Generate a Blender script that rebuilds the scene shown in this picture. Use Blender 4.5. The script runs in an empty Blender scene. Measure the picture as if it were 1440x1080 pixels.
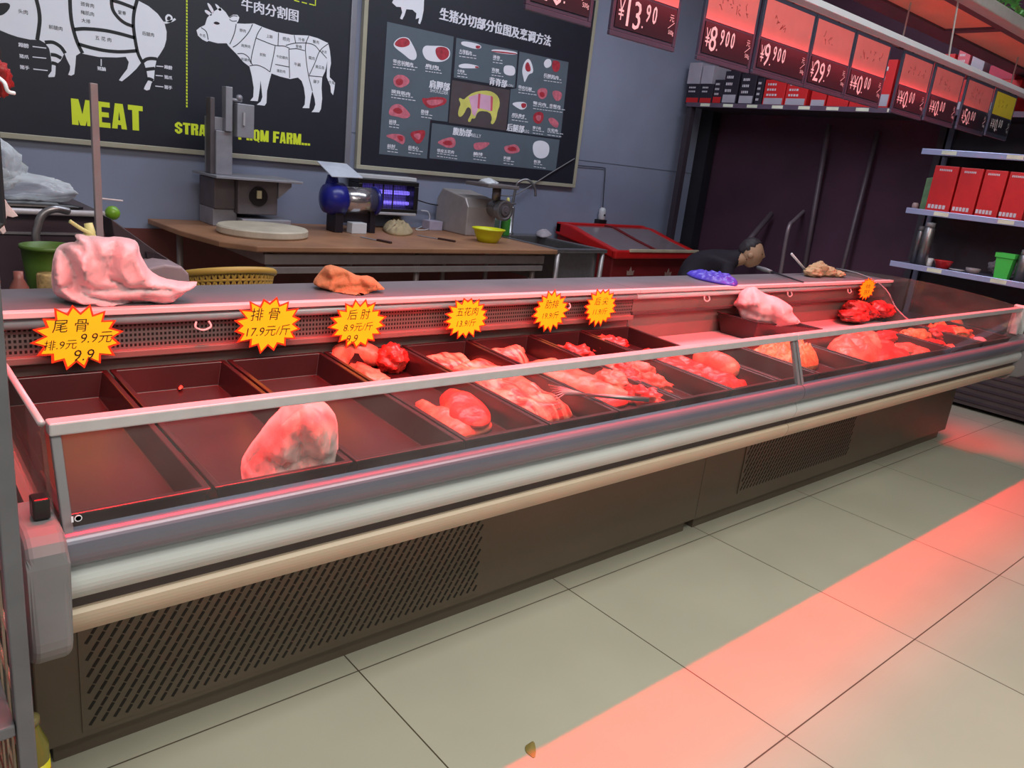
import bpy, bmesh, math, random
from mathutils import Vector, Matrix, noise
from mathutils.geometry import delaunay_2d_cdt

scene = bpy.context.scene
COL = scene.collection

# ------------------------------------------------------------------ camera
CAM = Vector((0.0, 0.0, 1.36))
FPX = 1084.69
ROT = Matrix(((0.75635594, 0.10303116, -0.64599557),
              (-0.64506175, 0.28160056, -0.71034953),
              (0.10872458, 0.95398412, 0.27945172)))
# world-from-camera: the camera looks along its own -Z
cam_data = bpy.data.cameras.new('camera')
cam_data.sensor_width = 36.0
cam_data.lens = FPX / 1440 * 36.0
cam_data.clip_start = 0.02
cam_data.clip_end = 60
cam = bpy.data.objects.new('camera', cam_data)
COL.objects.link(cam)
M4 = ROT.to_4x4()
M4.translation = CAM
cam.matrix_world = M4
scene.camera = cam

# ------------------------------------------------------------------ view, world and large lights
scene.view_settings.view_transform = 'Standard'
scene.view_settings.look = 'None'
scene.view_settings.exposure = 0.0
scene.view_settings.gamma = 1.0
scene.view_settings.use_curve_mapping = False
world = bpy.data.worlds.new('shop_air')
scene.world = world
world.use_nodes = True
world.node_tree.nodes['Background'].inputs[0].default_value = (0.90, 0.86, 0.95, 1)
world.node_tree.nodes['Background'].inputs[1].default_value = 0.20


def area_light(name, loc, size, energy, color, direction=(0, 0, -1), spread=180):
    d = bpy.data.lights.new(name, 'AREA')
    d.shape = 'RECTANGLE'
    d.size, d.size_y = size
    d.energy = energy
    d.color = color
    d.spread = math.radians(spread)
    o = bpy.data.objects.new(name, d)
    COL.objects.link(o)
    o.location = loc
    o.rotation_euler = Vector(direction).to_track_quat('-Z', 'Y').to_euler()
    return o


area_light('aisle_ceiling_light', (1.3, -0.4, 3.3), (4.6, 1.4), 150, (1.0, 0.98, 0.86))
area_light('shop_ceiling_light', (-0.6, -3.4, 3.3), (4.0, 1.6), 80, (0.95, 1.0, 0.95))
area_light('back_ceiling_light', (3.0, 2.9, 3.35), (4.6, 0.6), 86, (0.80, 0.88, 1.0))
# the red counter lamps, under their rail above the meat
for lamp_x in (0.8, 1.98, 3.16, 4.34):
    area_light('meat_lamp_light', (lamp_x, 1.62, 1.972), (1.2, 0.035), 22, (1.0, 0.004, 0.012), (0, 0, -1), 60)
    area_light('meat_lamp_glow', (lamp_x, 1.62, 1.971), (1.2, 0.03), 3.6, (1.0, 0.05, 0.07), (0, 0, -1), 170)


# ------------------------------------------------------------------ helpers
def ray(px, py):
    v = Vector((px - 720.0, -(py - 540.0), -FPX))
    return (ROT @ v).normalized()


def at(px, py, x=None, y=None, z=None):
    """point of the place that shows at a pixel of the photograph, on a plane of known x, y or z"""
    r = ray(px, py)
    if x is not None:
        t = (x - CAM.x) / r.x
    elif y is not None:
        t = (y - CAM.y) / r.y
    else:
        t = (z - CAM.z) / r.z
    return CAM + r * t


def srgb(r, g, b):
    def f(c):
        c /= 255.0
        return c / 12.92 if c <= 0.04045 else ((c + 0.055) / 1.055) ** 2.4
    return (f(r), f(g), f(b), 1)


MATS = {}


def mat(name, col, rough=0.5, metal=0.0, var=0.12, scale=12.0, bump=0.0, bscale=40.0, coat=0.0, emit=None, estr=0.0, spec=0.5):
    """procedural material: a base colour broken up by noise, with optional bump"""
    if name in MATS:
        return MATS[name]
    m = bpy.data.materials.new(name)
    m.use_nodes = True
    nt = m.node_tree
    p = nt.nodes['Principled BSDF']
    p.inputs['Roughness'].default_value = rough
    p.inputs['Metallic'].default_value = metal
    p.inputs['Coat Weight'].default_value = coat
    p.inputs['Specular IOR Level'].default_value = spec
    tc = nt.nodes.new('ShaderNodeTexCoord')
    n = nt.nodes.new('ShaderNodeTexNoise')
    n.inputs['Scale'].default_value = scale
    n.inputs['Detail'].default_value = 4
    nt.links.new(tc.outputs['Object'], n.inputs['Vector'])
    r = nt.nodes.new('ShaderNodeValToRGB')
    r.color_ramp.elements[0].position = 0.3
    r.color_ramp.elements[1].position = 0.7
    r.color_ramp.elements[0].color = tuple(c * (1 - var) for c in col[:3]) + (1,)
    r.color_ramp.elements[1].color = tuple(min(1, c * (1 + var)) for c in col[:3]) + (1,)
    nt.links.new(n.outputs['Fac'], r.inputs['Fac'])
    nt.links.new(r.outputs['Color'], p.inputs['Base Color'])
    if bump:
        n2 = nt.nodes.new('ShaderNodeTexNoise')
        n2.inputs['Scale'].default_value = bscale
        n2.inputs['Detail'].default_value = 5
        nt.links.new(tc.outputs['Object'], n2.inputs['Vector'])
        b = nt.nodes.new('ShaderNodeBump')
        b.inputs['Strength'].default_value = bump
        b.inputs['Distance'].default_value = 0.01
        nt.links.new(n2.outputs['Fac'], b.inputs['Height'])
        nt.links.new(b.outputs['Normal'], p.inputs['Normal'])
    if emit:
        p.inputs['Emission Color'].default_value = emit
        p.inputs['Emission Strength'].default_value = estr
    MATS[name] = m
    return m


def glass_mat(name, tint=(0.95, 0.97, 0.96), haze=0.035, hazecol=(0.7, 0.7, 0.7)):
    """pane: clear, mirrors by Fresnel, with a thin film of grease that scatters a little light"""
    if name in MATS:
        return MATS[name]
    m = bpy.data.materials.new(name)
    m.use_nodes = True
    nt = m.node_tree
    out = nt.nodes['Material Output']
    nt.nodes.remove(nt.nodes['Principled BSDF'])
    tr = nt.nodes.new('ShaderNodeBsdfTransparent')
    tr.inputs[0].default_value = tint + (1,)
    gl = nt.nodes.new('ShaderNodeBsdfGlossy')
    gl.inputs['Roughness'].default_value = 0.03
    lw = nt.nodes.new('ShaderNodeLayerWeight')   # symmetric Schlick curve, same from both faces of the pane
    lw.inputs[0].default_value = 0.5
    pw = nt.nodes.new('ShaderNodeMath')
    pw.operation = 'POWER'
    pw.inputs[1].default_value = 5.0
    nt.links.new(lw.outputs['Facing'], pw.inputs[0])
    fr = nt.nodes.new('ShaderNodeMath')
    fr.operation = 'MULTIPLY_ADD'
    fr.inputs[1].default_value = 0.7
    fr.inputs[2].default_value = 0.03
    nt.links.new(pw.outputs[0], fr.inputs[0])
    mx = nt.nodes.new('ShaderNodeMixShader')
    nt.links.new(fr.outputs[0], mx.inputs[0])
    nt.links.new(tr.outputs[0], mx.inputs[1])
    nt.links.new(gl.outputs[0], mx.inputs[2])
    df = nt.nodes.new('ShaderNodeBsdfDiffuse')
    df.inputs[0].default_value = hazecol + (1,)
    ns = nt.nodes.new('ShaderNodeTexNoise')
    ns.inputs['Scale'].default_value = 5
    tc = nt.nodes.new('ShaderNodeTexCoord')
    nt.links.new(tc.outputs['Object'], ns.inputs['Vector'])
    mul = nt.nodes.new('ShaderNodeMath')
    mul.operation = 'MULTIPLY'
    mul.inputs[1].default_value = haze * 2
    nt.links.new(ns.outputs['Fac'], mul.inputs[0])
    mx2 = nt.nodes.new('ShaderNodeMixShader')
    nt.links.new(mul.outputs[0], mx2.inputs[0])
    nt.links.new(mx.outputs[0], mx2.inputs[1])
    nt.links.new(df.outputs[0], mx2.inputs[2])
    nt.links.new(mx2.outputs[0], out.inputs[0])
    MATS[name] = m
    return m


def film_mat(name, col, alpha, rough=0.25):
    """thin plastic film"""
    if name in MATS:
        return MATS[name]
    m = mat(name, col, rough=rough, var=0.05)
    nt = m.node_tree
    out = nt.nodes['Material Output']
    p = nt.nodes['Principled BSDF']
    tr = nt.nodes.new('ShaderNodeBsdfTransparent')
    lw = nt.nodes.new('ShaderNodeLayerWeight')
    lw.inputs[0].default_value = 0.35
    ma = nt.nodes.new('ShaderNodeMath')
    ma.operation = 'MULTIPLY_ADD'
    ma.inputs[1].default_value = 1 - alpha
    ma.inputs[2].default_value = alpha
    nt.links.new(lw.outputs['Facing'], ma.inputs[0])
    mx = nt.nodes.new('ShaderNodeMixShader')
    nt.links.new(ma.outputs[0], mx.inputs[0])
    nt.links.new(tr.outputs[0], mx.inputs[1])
    nt.links.new(p.outputs[0], mx.inputs[2])
    nt.links.new(mx.outputs[0], out.inputs[0])
    return m


def meat_mat(name, lean, fat, mixpos=0.5, scale=9.0, stretch=(1, 1, 1), rough=0.32):
    if name in MATS:
        return MATS[name]
    m = bpy.data.materials.new(name)
    m.use_nodes = True
    nt = m.node_tree
    p = nt.nodes['Principled BSDF']
    p.inputs['Roughness'].default_value = rough
    p.inputs['Specular IOR Level'].default_value = 0.5
    tc = nt.nodes.new('ShaderNodeTexCoord')
    mp = nt.nodes.new('ShaderNodeMapping')
    mp.inputs['Scale'].default_value = stretch
    n = nt.nodes.new('ShaderNodeTexNoise')
    n.inputs['Scale'].default_value = scale
    n.inputs['Detail'].default_value = 6
    n.inputs['Distortion'].default_value = 1.2
    nt.links.new(tc.outputs['Object'], mp.inputs['Vector'])
    nt.links.new(mp.outputs['Vector'], n.inputs['Vector'])
    r = nt.nodes.new('ShaderNodeValToRGB')
    r.color_ramp.elements[0].position = mixpos - 0.08
    r.color_ramp.elements[0].color = lean
    r.color_ramp.elements[1].position = mixpos + 0.1
    r.color_ramp.elements[1].color = fat
    nt.links.new(n.outputs['Fac'], r.inputs['Fac'])
    nt.links.new(r.outputs['Color'], p.inputs['Base Color'])
    n2 = nt.nodes.new('ShaderNodeTexNoise')
    n2.inputs['Scale'].default_value = 45
    nt.links.new(tc.outputs['Object'], n2.inputs['Vector'])
    b = nt.nodes.new('ShaderNodeBump')
    b.inputs['Strength'].default_value = 0.35
    b.inputs['Distance'].default_value = 0.01
    nt.links.new(n2.outputs['Fac'], b.inputs['Height'])
    nt.links.new(b.outputs['Normal'], p.inputs['Normal'])
    MATS[name] = m
    return m


class MB:
    """collects shapes; build() links them as one mesh object"""

    def __init__(self):
        self.v = []
        self.f = []
        self.mi = []
        self.cur = 0

    def add(self, verts, faces):
        o = len(self.v)
        self.v += [Vector(p) for p in verts]
        for f in faces:
            self.f.append([i + o for i in f])
            self.mi.append(self.cur)
        return self

    def slot(self, i):
        self.cur = i
        return self

    def box(self, x0, x1, y0, y1, z0, z1):
        v = [(x, y, z) for z in (z0, z1) for y in (y0, y1) for x in (x0, x1)]
        return self.add(v, [(0, 2, 3, 1), (4, 5, 7, 6), (0, 1, 5, 4), (1, 3, 7, 5), (3, 2, 6, 7), (2, 0, 4, 6)])

    def obox(self, c, ax, ay, az):
        """box from a centre and three half-axis vectors"""
        c, ax, ay, az = map(Vector, (c, ax, ay, az))
        v = [c + ax * i + ay * j + az * k for k in (-1, 1) for j in (-1, 1) for i in (-1, 1)]
        return self.add(v, [(0, 2, 3, 1), (4, 5, 7, 6), (0, 1, 5, 4), (1, 3, 7, 5), (3, 2, 6, 7), (2, 0, 4, 6)])

    def bar(self, a, b, w, h=None, up=(0, 0, 1)):
        a, b = Vector(a), Vector(b)
        d = b - a
        L = d.length
        d.normalize()
        u = Vector(up)
        if abs(u.dot(d)) > 0.95:
            u = Vector((0, 1, 0))
        s = d.cross(u).normalized()
        t = s.cross(d).normalized()
        return self.obox((a + b) / 2, d * L / 2, s * w / 2, t * (h or w) / 2)

    def tube(self, pts, r, n=10, cap=True):
        pts = [Vector(p) for p in pts]
        rs = r if isinstance(r, (list, tuple)) else [r] * len(pts)
        base = len(self.v)
        prev = None
        for i, p in enumerate(pts):
            a = pts[max(i - 1, 0)]
            b = pts[min(i + 1, len(pts) - 1)]
            d = (b - a).normalized()
            if prev is None:
                u = Vector((0, 0, 1)) if abs(d.z) < 0.9 else Vector((1, 0, 0))
                s = d.cross(u).normalized()
            else:
                s = (prev - d * prev.dot(d)).normalized()
            prev = s
            t = d.cross(s)
            for k in range(n):
                an = 2 * math.pi * k / n
                self.v.append(p + (s * math.cos(an) + t * math.sin(an)) * rs[i])
        for i in range(len(pts) - 1):
            for k in range(n):
                a = base + i * n + k
                b = base + i * n + (k + 1) % n
                self.f.append([a, b, b + n, a + n])
                self.mi.append(self.cur)
        if cap:
            self.f.append([base + k for k in range(n)][::-1])
            self.f.append([base + (len(pts) - 1) * n + k for k in range(n)])
            self.mi += [self.cur] * 2
        return self

    def lathe(self, prof, c=(0, 0, 0), n=28, sx=1, sy=1, axis='z'):
        c = Vector(c)
        base = len(self.v)
        for r, z in prof:
            for k in range(n):
                an = 2 * math.pi * k / n
                q = (r * math.cos(an) * sx, r * math.sin(an) * sy, z)
                if axis == 'y':
                    q = (q[0], q[2], q[1])
                if axis == 'x':
                    q = (q[2], q[0], q[1])
                self.v.append(c + Vector(q))
        for i in range(len(prof) - 1):
            for k in range(n):
                a = base + i * n + k
                b = base + i * n + (k + 1) % n
                self.f.append([a, b, b + n, a + n])
                self.mi.append(self.cur)
        for i, rev in ((0, True), (len(prof) - 1, False)):
            if prof[i][0] > 1e-5:
                f = [base + i * n + k for k in range(n)]
                self.f.append(f[::-1] if rev else f)
                self.mi.append(self.cur)
        return self

    def prism(self, poly, d):
        """polygon (3-D points) pushed along d"""
        d = Vector(d)
        poly = [Vector(p) for p in poly]
        n = len(poly)
        base = len(self.v)
        self.v += poly + [p + d for p in poly]
        self.f.append([base + i for i in range(n)][::-1])
        self.f.append([base + n + i for i in range(n)])
        self.mi += [self.cur] * 2
        for i in range(n):
            j = (i + 1) % n
            self.f.append([base + i, base + j, base + n + j, base + n + i])
            self.mi.append(self.cur)
        return self

    def strip(self, pts, w, nrm, t=0.0012):
        """a flat printed line of width w along pts, on a plane with normal nrm"""
        nrm = Vector(nrm)
        pts = [Vector(p) for p in pts]
        L, R = [], []
        for i, p in enumerate(pts):
            a = pts[max(i - 1, 0)]
            b = pts[min(i + 1, len(pts) - 1)]
            s = (b - a).cross(nrm).normalized()
            L.append(p + s * w / 2)
            R.append(p - s * w / 2)
        for i in range(len(pts) - 1):
            self.prism([L[i], L[i + 1], R[i + 1], R[i]], nrm * t)
        return self

    def build(self, name, m, parent=None, smooth=False, bevel=0.0, solid=0.0, subsurf=0, seg=2):
        me = bpy.data.meshes.new(name)
        off = Vector(parent['base']) if parent is not None and 'base' in parent else Vector((0, 0, 0))
        me.from_pydata([tuple(p - off) for p in self.v], [], self.f)
        for mm in (m if isinstance(m, (list, tuple)) else [m]):
            me.materials.append(mm)
        for p, i in zip(me.polygons, self.mi):
            p.material_index = i
        bm = bmesh.new()
        bm.from_mesh(me)
        bmesh.ops.recalc_face_normals(bm, faces=bm.faces)
        bm.to_mesh(me)
        bm.free()
        if smooth:
            for p in me.polygons:
                p.use_smooth = True
        o = bpy.data.objects.new(name, me)
        COL.objects.link(o)
        if parent is not None:
            o.parent = parent
            if 'base' in parent:
                o['base'] = parent['base']
        if bevel:
            b = o.modifiers.new('bevel', 'BEVEL')
            b.width = bevel
            b.segments = seg
            b.limit_method = 'ANGLE'
            b.angle_limit = math.radians(40)
        if solid:
            s = o.modifiers.new('solid', 'SOLIDIFY')
            s.thickness = solid
            s.offset = 0
        if subsurf:
            s = o.modifiers.new('sub', 'SUBSURF')
            s.levels = s.render_levels = subsurf
        return o


ROOTS = []


def thing(name, label, cat, loc, group=None):
    o = bpy.data.objects.new(name, None)
    COL.objects.link(o)
    o.location = loc
    o.empty_display_size = 0.05
    o['base'] = tuple(loc)
    o['label'] = label
    o['category'] = cat
    if group:
        o['group'] = group
    ROOTS.append(o)
    return o


def tag(o, label, cat, group=None, kind=None):
    o['label'] = label
    o['category'] = cat
    if group:
        o['group'] = group
    if kind:
        o['kind'] = kind
    return o


def struct(o, label=None, cat=None):
    o['kind'] = 'structure'
    if label:
        o['label'] = label
    if cat:
        o['category'] = cat
    return o


_TEXT = {}


def text_shape(s, bold=0.0, res=2):
    key = (s, bold, res)
    if key not in _TEXT:
        c = bpy.data.curves.new('t', 'FONT')
        c.body = s
        c.align_x = 'CENTER'
        c.align_y = 'CENTER'
        c.resolution_u = res
        c.offset = bold
        o = bpy.data.objects.new('t', c)
        COL.objects.link(o)
        dg = bpy.context.evaluated_depsgraph_get()
        ev = o.evaluated_get(dg)
        me = ev.to_mesh()
        v = [tuple(p.co) for p in me.vertices]
        f = [tuple(p.vertices) for p in me.polygons]
        ev.to_mesh_clear()
        bpy.data.objects.remove(o)
        bpy.data.curves.remove(c)
        if v:
            xs = [p[0] for p in v]
            ys = [p[1] for p in v]
            cx, cy = (min(xs) + max(xs)) / 2, (min(ys) + max(ys)) / 2
            v = [(p[0] - cx, p[1] - cy) for p in v]
            _TEXT[key] = (v, f, max(xs) - min(xs), max(ys) - min(ys))
        else:
            _TEXT[key] = ([], [], 1, 1)
    return _TEXT[key]


def write(mb, s, c, w=None, h=None, right=(1, 0, 0), up=(0, 0, 1), nrm=(0, -1, 0), bold=0.0, shear=0.0, lift=0.0015, res=2):
    # bold > 0: repeated strokes set side by side, which thickens the letter without distorting it
    """lettering s centred at c; w and h are its size on the surface"""
    v, f, tw, th = text_shape(s, min(bold, 0), res)
    c, right, up, nrm = map(Vector, (c, right, up, nrm))
    if w is None:
        sx = sy = h / th
    elif h is None:
        sx = sy = w / tw
    else:
        sx, sy = w / tw, h / th
    k = 3 if bold > 0 else 1
    for i in range(k):
        dx = (i - (k - 1) / 2) * bold * sx * 1.6
        mb.add([c + right * (p[0] * sx + p[1] * sy * shear + dx) + up * (p[1] * sy + (dx * .35 if k > 1 else 0)) + nrm * (lift + i * .00006) for p in v], f)
    return mb


def inside(poly, x, y):
    r = False
    j = len(poly) - 1
    for i in range(len(poly)):
        xi, yi = poly[i]
        xj, yj = poly[j]
        if (yi > y) != (yj > y) and x < (xj - xi) * (y - yi) / (yj - yi) + xi:
            r = not r
        j = i
    return r


def edge_dist(poly, x, y):
    best = 1e9
    p = Vector((x, y))
    for i in range(len(poly)):
        a = Vector(poly[i])
        b = Vector(poly[(i + 1) % len(poly)])
        d = b - a
        t = max(0, min(1, (p - a).dot(d) / max(d.length_squared, 1e-12)))
        best = min(best, (p - a - d * t).length)
    return best


def smooth_poly(poly, n=2):
    for _ in range(n):
        q = []
        for i in range(len(poly)):
            a, b = Vector(poly[i]), Vector(poly[(i + 1) % len(poly)])
            q.append(tuple(a * 0.75 + b * 0.25))
            q.append(tuple(a * 0.25 + b * 0.75))
        poly = q
    return poly


def slab(mb, poly, z0, h, res=0.02, edge=0.02, amp=0.3, freq=18.0, seed=0, height=None, slope=(0, 0), zfun=None):
    """a soft slab with outline poly (x, y): rounded rim, uneven top; z0 its underside"""
    poly = [tuple(p) for p in poly]
    xs = [p[0] for p in poly]
    ys = [p[1] for p in poly]
    pts = [Vector(p) for p in poly]
    n = len(pts)
    rnd = random.Random(seed)
    x = min(xs)
    while x < max(xs):
        y = min(ys)
        while y < max(ys):
            jx, jy = x + rnd.uniform(-.3, .3) * res, y + rnd.uniform(-.3, .3) * res
            if inside(poly, jx, jy) and edge_dist(poly, jx, jy) > res * 0.45:
                pts.append(Vector((jx, jy)))
            y += res
        x += res
    out = delaunay_2d_cdt(pts, [(i, (i + 1) % n) for i in range(n)], [list(range(n))], 1, 1e-6)
    vs, es, fs = out[0], out[1], out[2]
    base0 = zfun or (lambda x, y: z0)
    top, bot = [], []
    for p in vs:
        d = edge_dist(poly, p.x, p.y)
        k = 1 - math.exp(-d / edge) if d > 1e-6 else 0.0
        hh = (height(p.x, p.y) if height else 1.0) * h
        nz = noise.noise(Vector((p.x * freq, p.y * freq, seed * 3.7)))
        b = base0(p.x, p.y) + slope[0] * (p.x - xs[0]) + slope[1] * (p.y - ys[0])
        top.append((p.x, p.y, b + 0.25 * h + hh * 0.75 * k * (1 + amp * nz)))
        bot.append((p.x, p.y, b))
    m = len(vs)
    # boundary edges
    cnt = {}
    for f in fs:
        for i in range(len(f)):
            e = (f[i], f[(i + 1) % len(f)])
            cnt[e] = cnt.get(e, 0) + 1
    faces = [tuple(f) for f in fs] + [tuple(i + m for i in reversed(f)) for f in fs]
    for (a, b) in cnt:
        if (b, a) not in cnt:
            faces.append((b, a, a + m, b + m))
    mb.add(top + bot, faces)
    return mb


def blob(mb, c, r, seed=0, amp=0.18, freq=2.2, ridged=False, sub=4, flat=None, shape=None, facets=0):
    """a lumpy ball with radii r; flat = height below which it is pressed flat"""
    bm = bmesh.new()
    bmesh.ops.create_icosphere(bm, subdivisions=sub, radius=1.0)
    c = Vector(c)
    vs = []
    rnd = random.Random(seed * 31 + 7)
    planes = []
    for _ in range(facets):     # crumpled film: flat faces meeting in sharp creases
        n = Vector((rnd.gauss(0, 1), rnd.gauss(0, 1), rnd.gauss(0, 1))).normalized()
        planes.append((n, rnd.uniform(.80, 1.02)))
    for v in bm.verts:
        d = v.co.normalized()
        q = d * freq + Vector((seed * 5.3, seed * 2.1, seed))
        nz = noise.fractal(q, 0.7, 2.0, 4)
        if ridged:
            nz = 0.55 - abs(noise.noise(q)) * 1.6 - 0.6 * abs(noise.noise(q * 2.3))
        k = 1 + amp * nz
        if facets:
            m = min([h / max(n.dot(d), 1e-3) for n, h in planes if n.dot(d) > .3] + [1.25])
            k = m + amp * (0.5 - abs(noise.noise(q)) - 0.5 * abs(noise.noise(q * 2.7)))
        p = Vector((d.x * r[0], d.y * r[1], d.z * r[2])) * k
        if shape:
            p = shape(p, d)
        w = c + p
        if flat is not None and w.z < flat:
            w.z = flat + 0.02 * (w.z - flat)
        vs.append(w)
    bm.verts.index_update()
    mb.add(vs, [[v.index for v in f.verts] for f in bm.faces])
    bm.free()
    return mb


def relief(mb, px, c, depth, creases=(), res=.008, edge=.05, amp=.10, freq=22, seed=0, ground=None, back=.9):
    """a soft bundle (bag, towel) whose silhouette seen from the shop is px; it bulges by depth before and behind the
    upright plane through c, carries folds along creases, and spreads on the surface at height ground"""
    c = Vector(c)
    h = Vector((c.x - CAM.x, c.y - CAM.y, 0)).normalized()
    u = Vector((h.y, -h.x, 0))

    def loc(a, b):
        r = ray(a, b)
        p = CAM + r * ((c - CAM).dot(h) / r.dot(h)) - c
        return (p.dot(u), p.z)
    poly = smooth_poly([loc(*q) for q in px], 1)
    cr = [([Vector(loc(*q)) for q in pts], w, a) for pts, w, a in creases]
    xs = [p[0] for p in poly]
    ys = [p[1] for p in poly]
    pts = [Vector(p) for p in poly]
    n = len(pts)
    rnd = random.Random(seed)
    x = min(xs)
    while x < max(xs):
        y = min(ys)
        while y < max(ys):
            q = (x + rnd.uniform(-.3, .3) * res, y + rnd.uniform(-.3, .3) * res)
            if inside(poly, *q) and edge_dist(poly, *q) > res * .4:
                pts.append(Vector(q))
            y += res
        x += res
    out = delaunay_2d_cdt(pts, [(i, (i + 1) % n) for i in range(n)], [list(range(n))], 1, 1e-6)
    vs, fs = out[0], out[2]
    front, rear = [], []
    for p in vs:
        d = min(edge_dist(poly, p.x, p.y) / edge, 1.0)
        dome = math.sqrt(max(0.0, 1 - (1 - d) ** 2)) * depth
        k = noise.noise(Vector((p.x * freq, p.y * freq, seed * 2.3)))
        k2 = abs(noise.noise(Vector((p.x * freq * 2.2, p.y * freq * 1.4, seed * 1.3 + 5))))
        dz = dome + depth * amp * (k - k2) * min(d * 2.5, 1)
        for line, w, a in cr:
            best = 1e9
            for i in range(len(line) - 1):
                e = line[i + 1] - line[i]
                t = max(0, min(1, (p - line[i]).dot(e) / max(e.length_squared, 1e-12)))
                best = min(best, (p - line[i] - e * t).length)
            dz += 1.6 * a * math.exp(-best / w * 1.15) * min(d * 3, 1)
        base = c + u * p.x + Vector((0, 0, p.y))
        f, r = base - h * dz, base + h * dome * back
        if ground is not None:
            if f.z < ground:
                t = (ground - CAM.z) / (f.z - CAM.z)
                f = CAM + (f - CAM) * t
            r.z = max(r.z, ground)
        front.append(f)
        rear.append(r)
    m = len(vs)
    cnt = {}
    for f in fs:
        for i in range(len(f)):
            cnt[(f[i], f[(i + 1) % len(f)])] = 1
    faces = [tuple(f) for f in fs] + [tuple(i + m for i in reversed(f)) for f in fs]
    for (a, b) in cnt:
        if (b, a) not in cnt:
            faces.append((b, a, a + m, b + m))
    mb.add(front + rear, faces)
    return mb


def wire(pts, r, name, m, parent=None, n=8):
    pts = [Vector(p) for p in pts]
    fine = []
    for i in range(len(pts) - 1):
        p0 = pts[max(i - 1, 0)]
        p1, p2 = pts[i], pts[i + 1]
        p3 = pts[min(i + 2, len(pts) - 1)]
        for k in range(6):
            t = k / 6
            fine.append(0.5 * ((2 * p1) + (p2 - p0) * t + (2 * p0 - 5 * p1 + 4 * p2 - p3) * t * t + (3 * p1 - p0 - 3 * p2 + p3) * t ** 3))
    fine.append(pts[-1])
    return MB().tube(fine, r, n).build(name, m, parent, smooth=True)


# ------------------------------------------------------------------ materials
M_steel = mat('brushed_steel', srgb(150, 148, 150), 0.35, 0.85, 0.08, 30)
M_alu = mat('aluminium_trim', srgb(190, 186, 190), 0.4, 0.25, 0.05, 30)
M_greyplastic = mat('grey_plastic', srgb(118, 116, 120), 0.4, 0, 0.06)
M_blackplastic = mat('black_plastic', srgb(26, 24, 26), 0.35, 0, 0.15)
M_darkmetal = mat('dark_painted_metal', srgb(40, 38, 44), 0.45, 0.1, 0.12)
M_white = mat('white_print', srgb(236, 234, 246), 0.55, 0, 0.02)
M_black = mat('black_print', srgb(22, 24, 32), 0.5, 0, 0.05)
M_lime = mat('lime_print', srgb(226, 240, 50), 0.5, 0, 0.03)
M_blackink = mat('black_ink', srgb(14, 14, 14), 0.6, 0, 0.0)
M_whitelacquer = mat('white_lacquer', srgb(205, 205, 208), 0.35, 0, 0.04)

# ------------------------------------------------------------------ room
XE = 6.55
YB = 4.80


def floor_material():
    m = bpy.data.materials.new('floor_tiles')
    m.use_nodes = True
    nt = m.node_tree
    p = nt.nodes['Principled BSDF']
    tc = nt.nodes.new('ShaderNodeTexCoord')
    mp = nt.nodes.new('ShaderNodeMapping')
    mp.inputs['Location'].default_value = (-0.948, -1.522, 0)
    nt.links.new(tc.outputs['Object'], mp.inputs['Vector'])
    b = nt.nodes.new('ShaderNodeTexBrick')
    b.offset = 0.0
    b.inputs['Scale'].default_value = 1.0
    b.inputs['Mortar Size'].default_value = 0.0022
    b.inputs['Mortar Smooth'].default_value = 0.2
    b.inputs['Brick Width'].default_value = 0.797
    b.inputs['Row Height'].default_value = 0.814
    b.inputs['Color1'].default_value = srgb(186, 184, 168)
    b.inputs['Color2'].default_value = srgb(181, 179, 163)
    b.inputs['Mortar'].default_value = srgb(84, 74, 62)
    nt.links.new(mp.outputs['Vector'], b.inputs['Vector'])
    n = nt.nodes.new('ShaderNodeTexNoise')
    n.inputs['Scale'].default_value = 2.2
    n.inputs['Detail'].default_value = 5
    nt.links.new(tc.outputs['Object'], n.inputs['Vector'])
    mx = nt.nodes.new('ShaderNodeMix')
    mx.data_type = 'RGBA'
    mx.blend_type = 'MULTIPLY'
    mx.inputs[0].default_value = 0.22
    nt.links.new(b.outputs['Color'], mx.inputs[6])
    nt.links.new(n.outputs['Fac'], mx.inputs[7])
    nt.links.new(mx.outputs[2], p.inputs['Base Color'])
    r = nt.nodes.new('ShaderNodeMapRange')
    r.inputs['To Min'].default_value = 0.22
    r.inputs['To Max'].default_value = 0.42
    nt.links.new(n.outputs['Fac'], r.inputs['Value'])
    nt.links.new(r.outputs[0], p.inputs['Roughness'])
    return m


struct(MB().box(-3, XE + 0.2, -5, YB + 0.15, -0.1, 0).build('floor', floor_material()), 'pale beige square floor tiles with dark joints', 'floor')
M_wall = mat('wall_paint', srgb(136, 142, 164), 0.62, 0, 0.10, 1.6, 0.05, 60)
struct(MB().box(-3, XE + 0.2, YB, YB + 0.15, 0, 3.4).build('wall_back', M_wall), 'grey blue painted back wall behind the posters', 'wall')
M_recess = mat('recess_shade', srgb(72, 40, 60), 0.8, 0, 0.2, 2.0)  # the bay's deep shade and purple veil put into the wall colour
struct(MB().box(-3, 6.4, YB - .006, YB, 0, .74).build('trim_3', mat('lower_wall_tint', srgb(104, 50, 46), .6)), 'dull red-brown lower part of the back wall', 'trim')  # added band that turns the lower wall dull red-brown
struct(MB().box(XE, XE + 0.2, -5, YB, 0, 3.4).build('wall_right', M_recess), 'wall behind the right-hand shelving, its shade put into a dark colour', 'wall')
struct(MB().box(6.40, 6.52, 4.66, 4.80, 0, 2.04).build('trim_1', mat('column_paint', srgb(30, 28, 36), 0.6)), 'dark corner column at the right end of the back wall', 'column')
struct(MB().box(-3, 6.4, YB - 0.004, YB, 1.405, 1.409).build('trim_2', mat('wall_joint', srgb(104, 108, 124), 0.6)), 'thin joint line along the grey back wall', 'trim')

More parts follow.
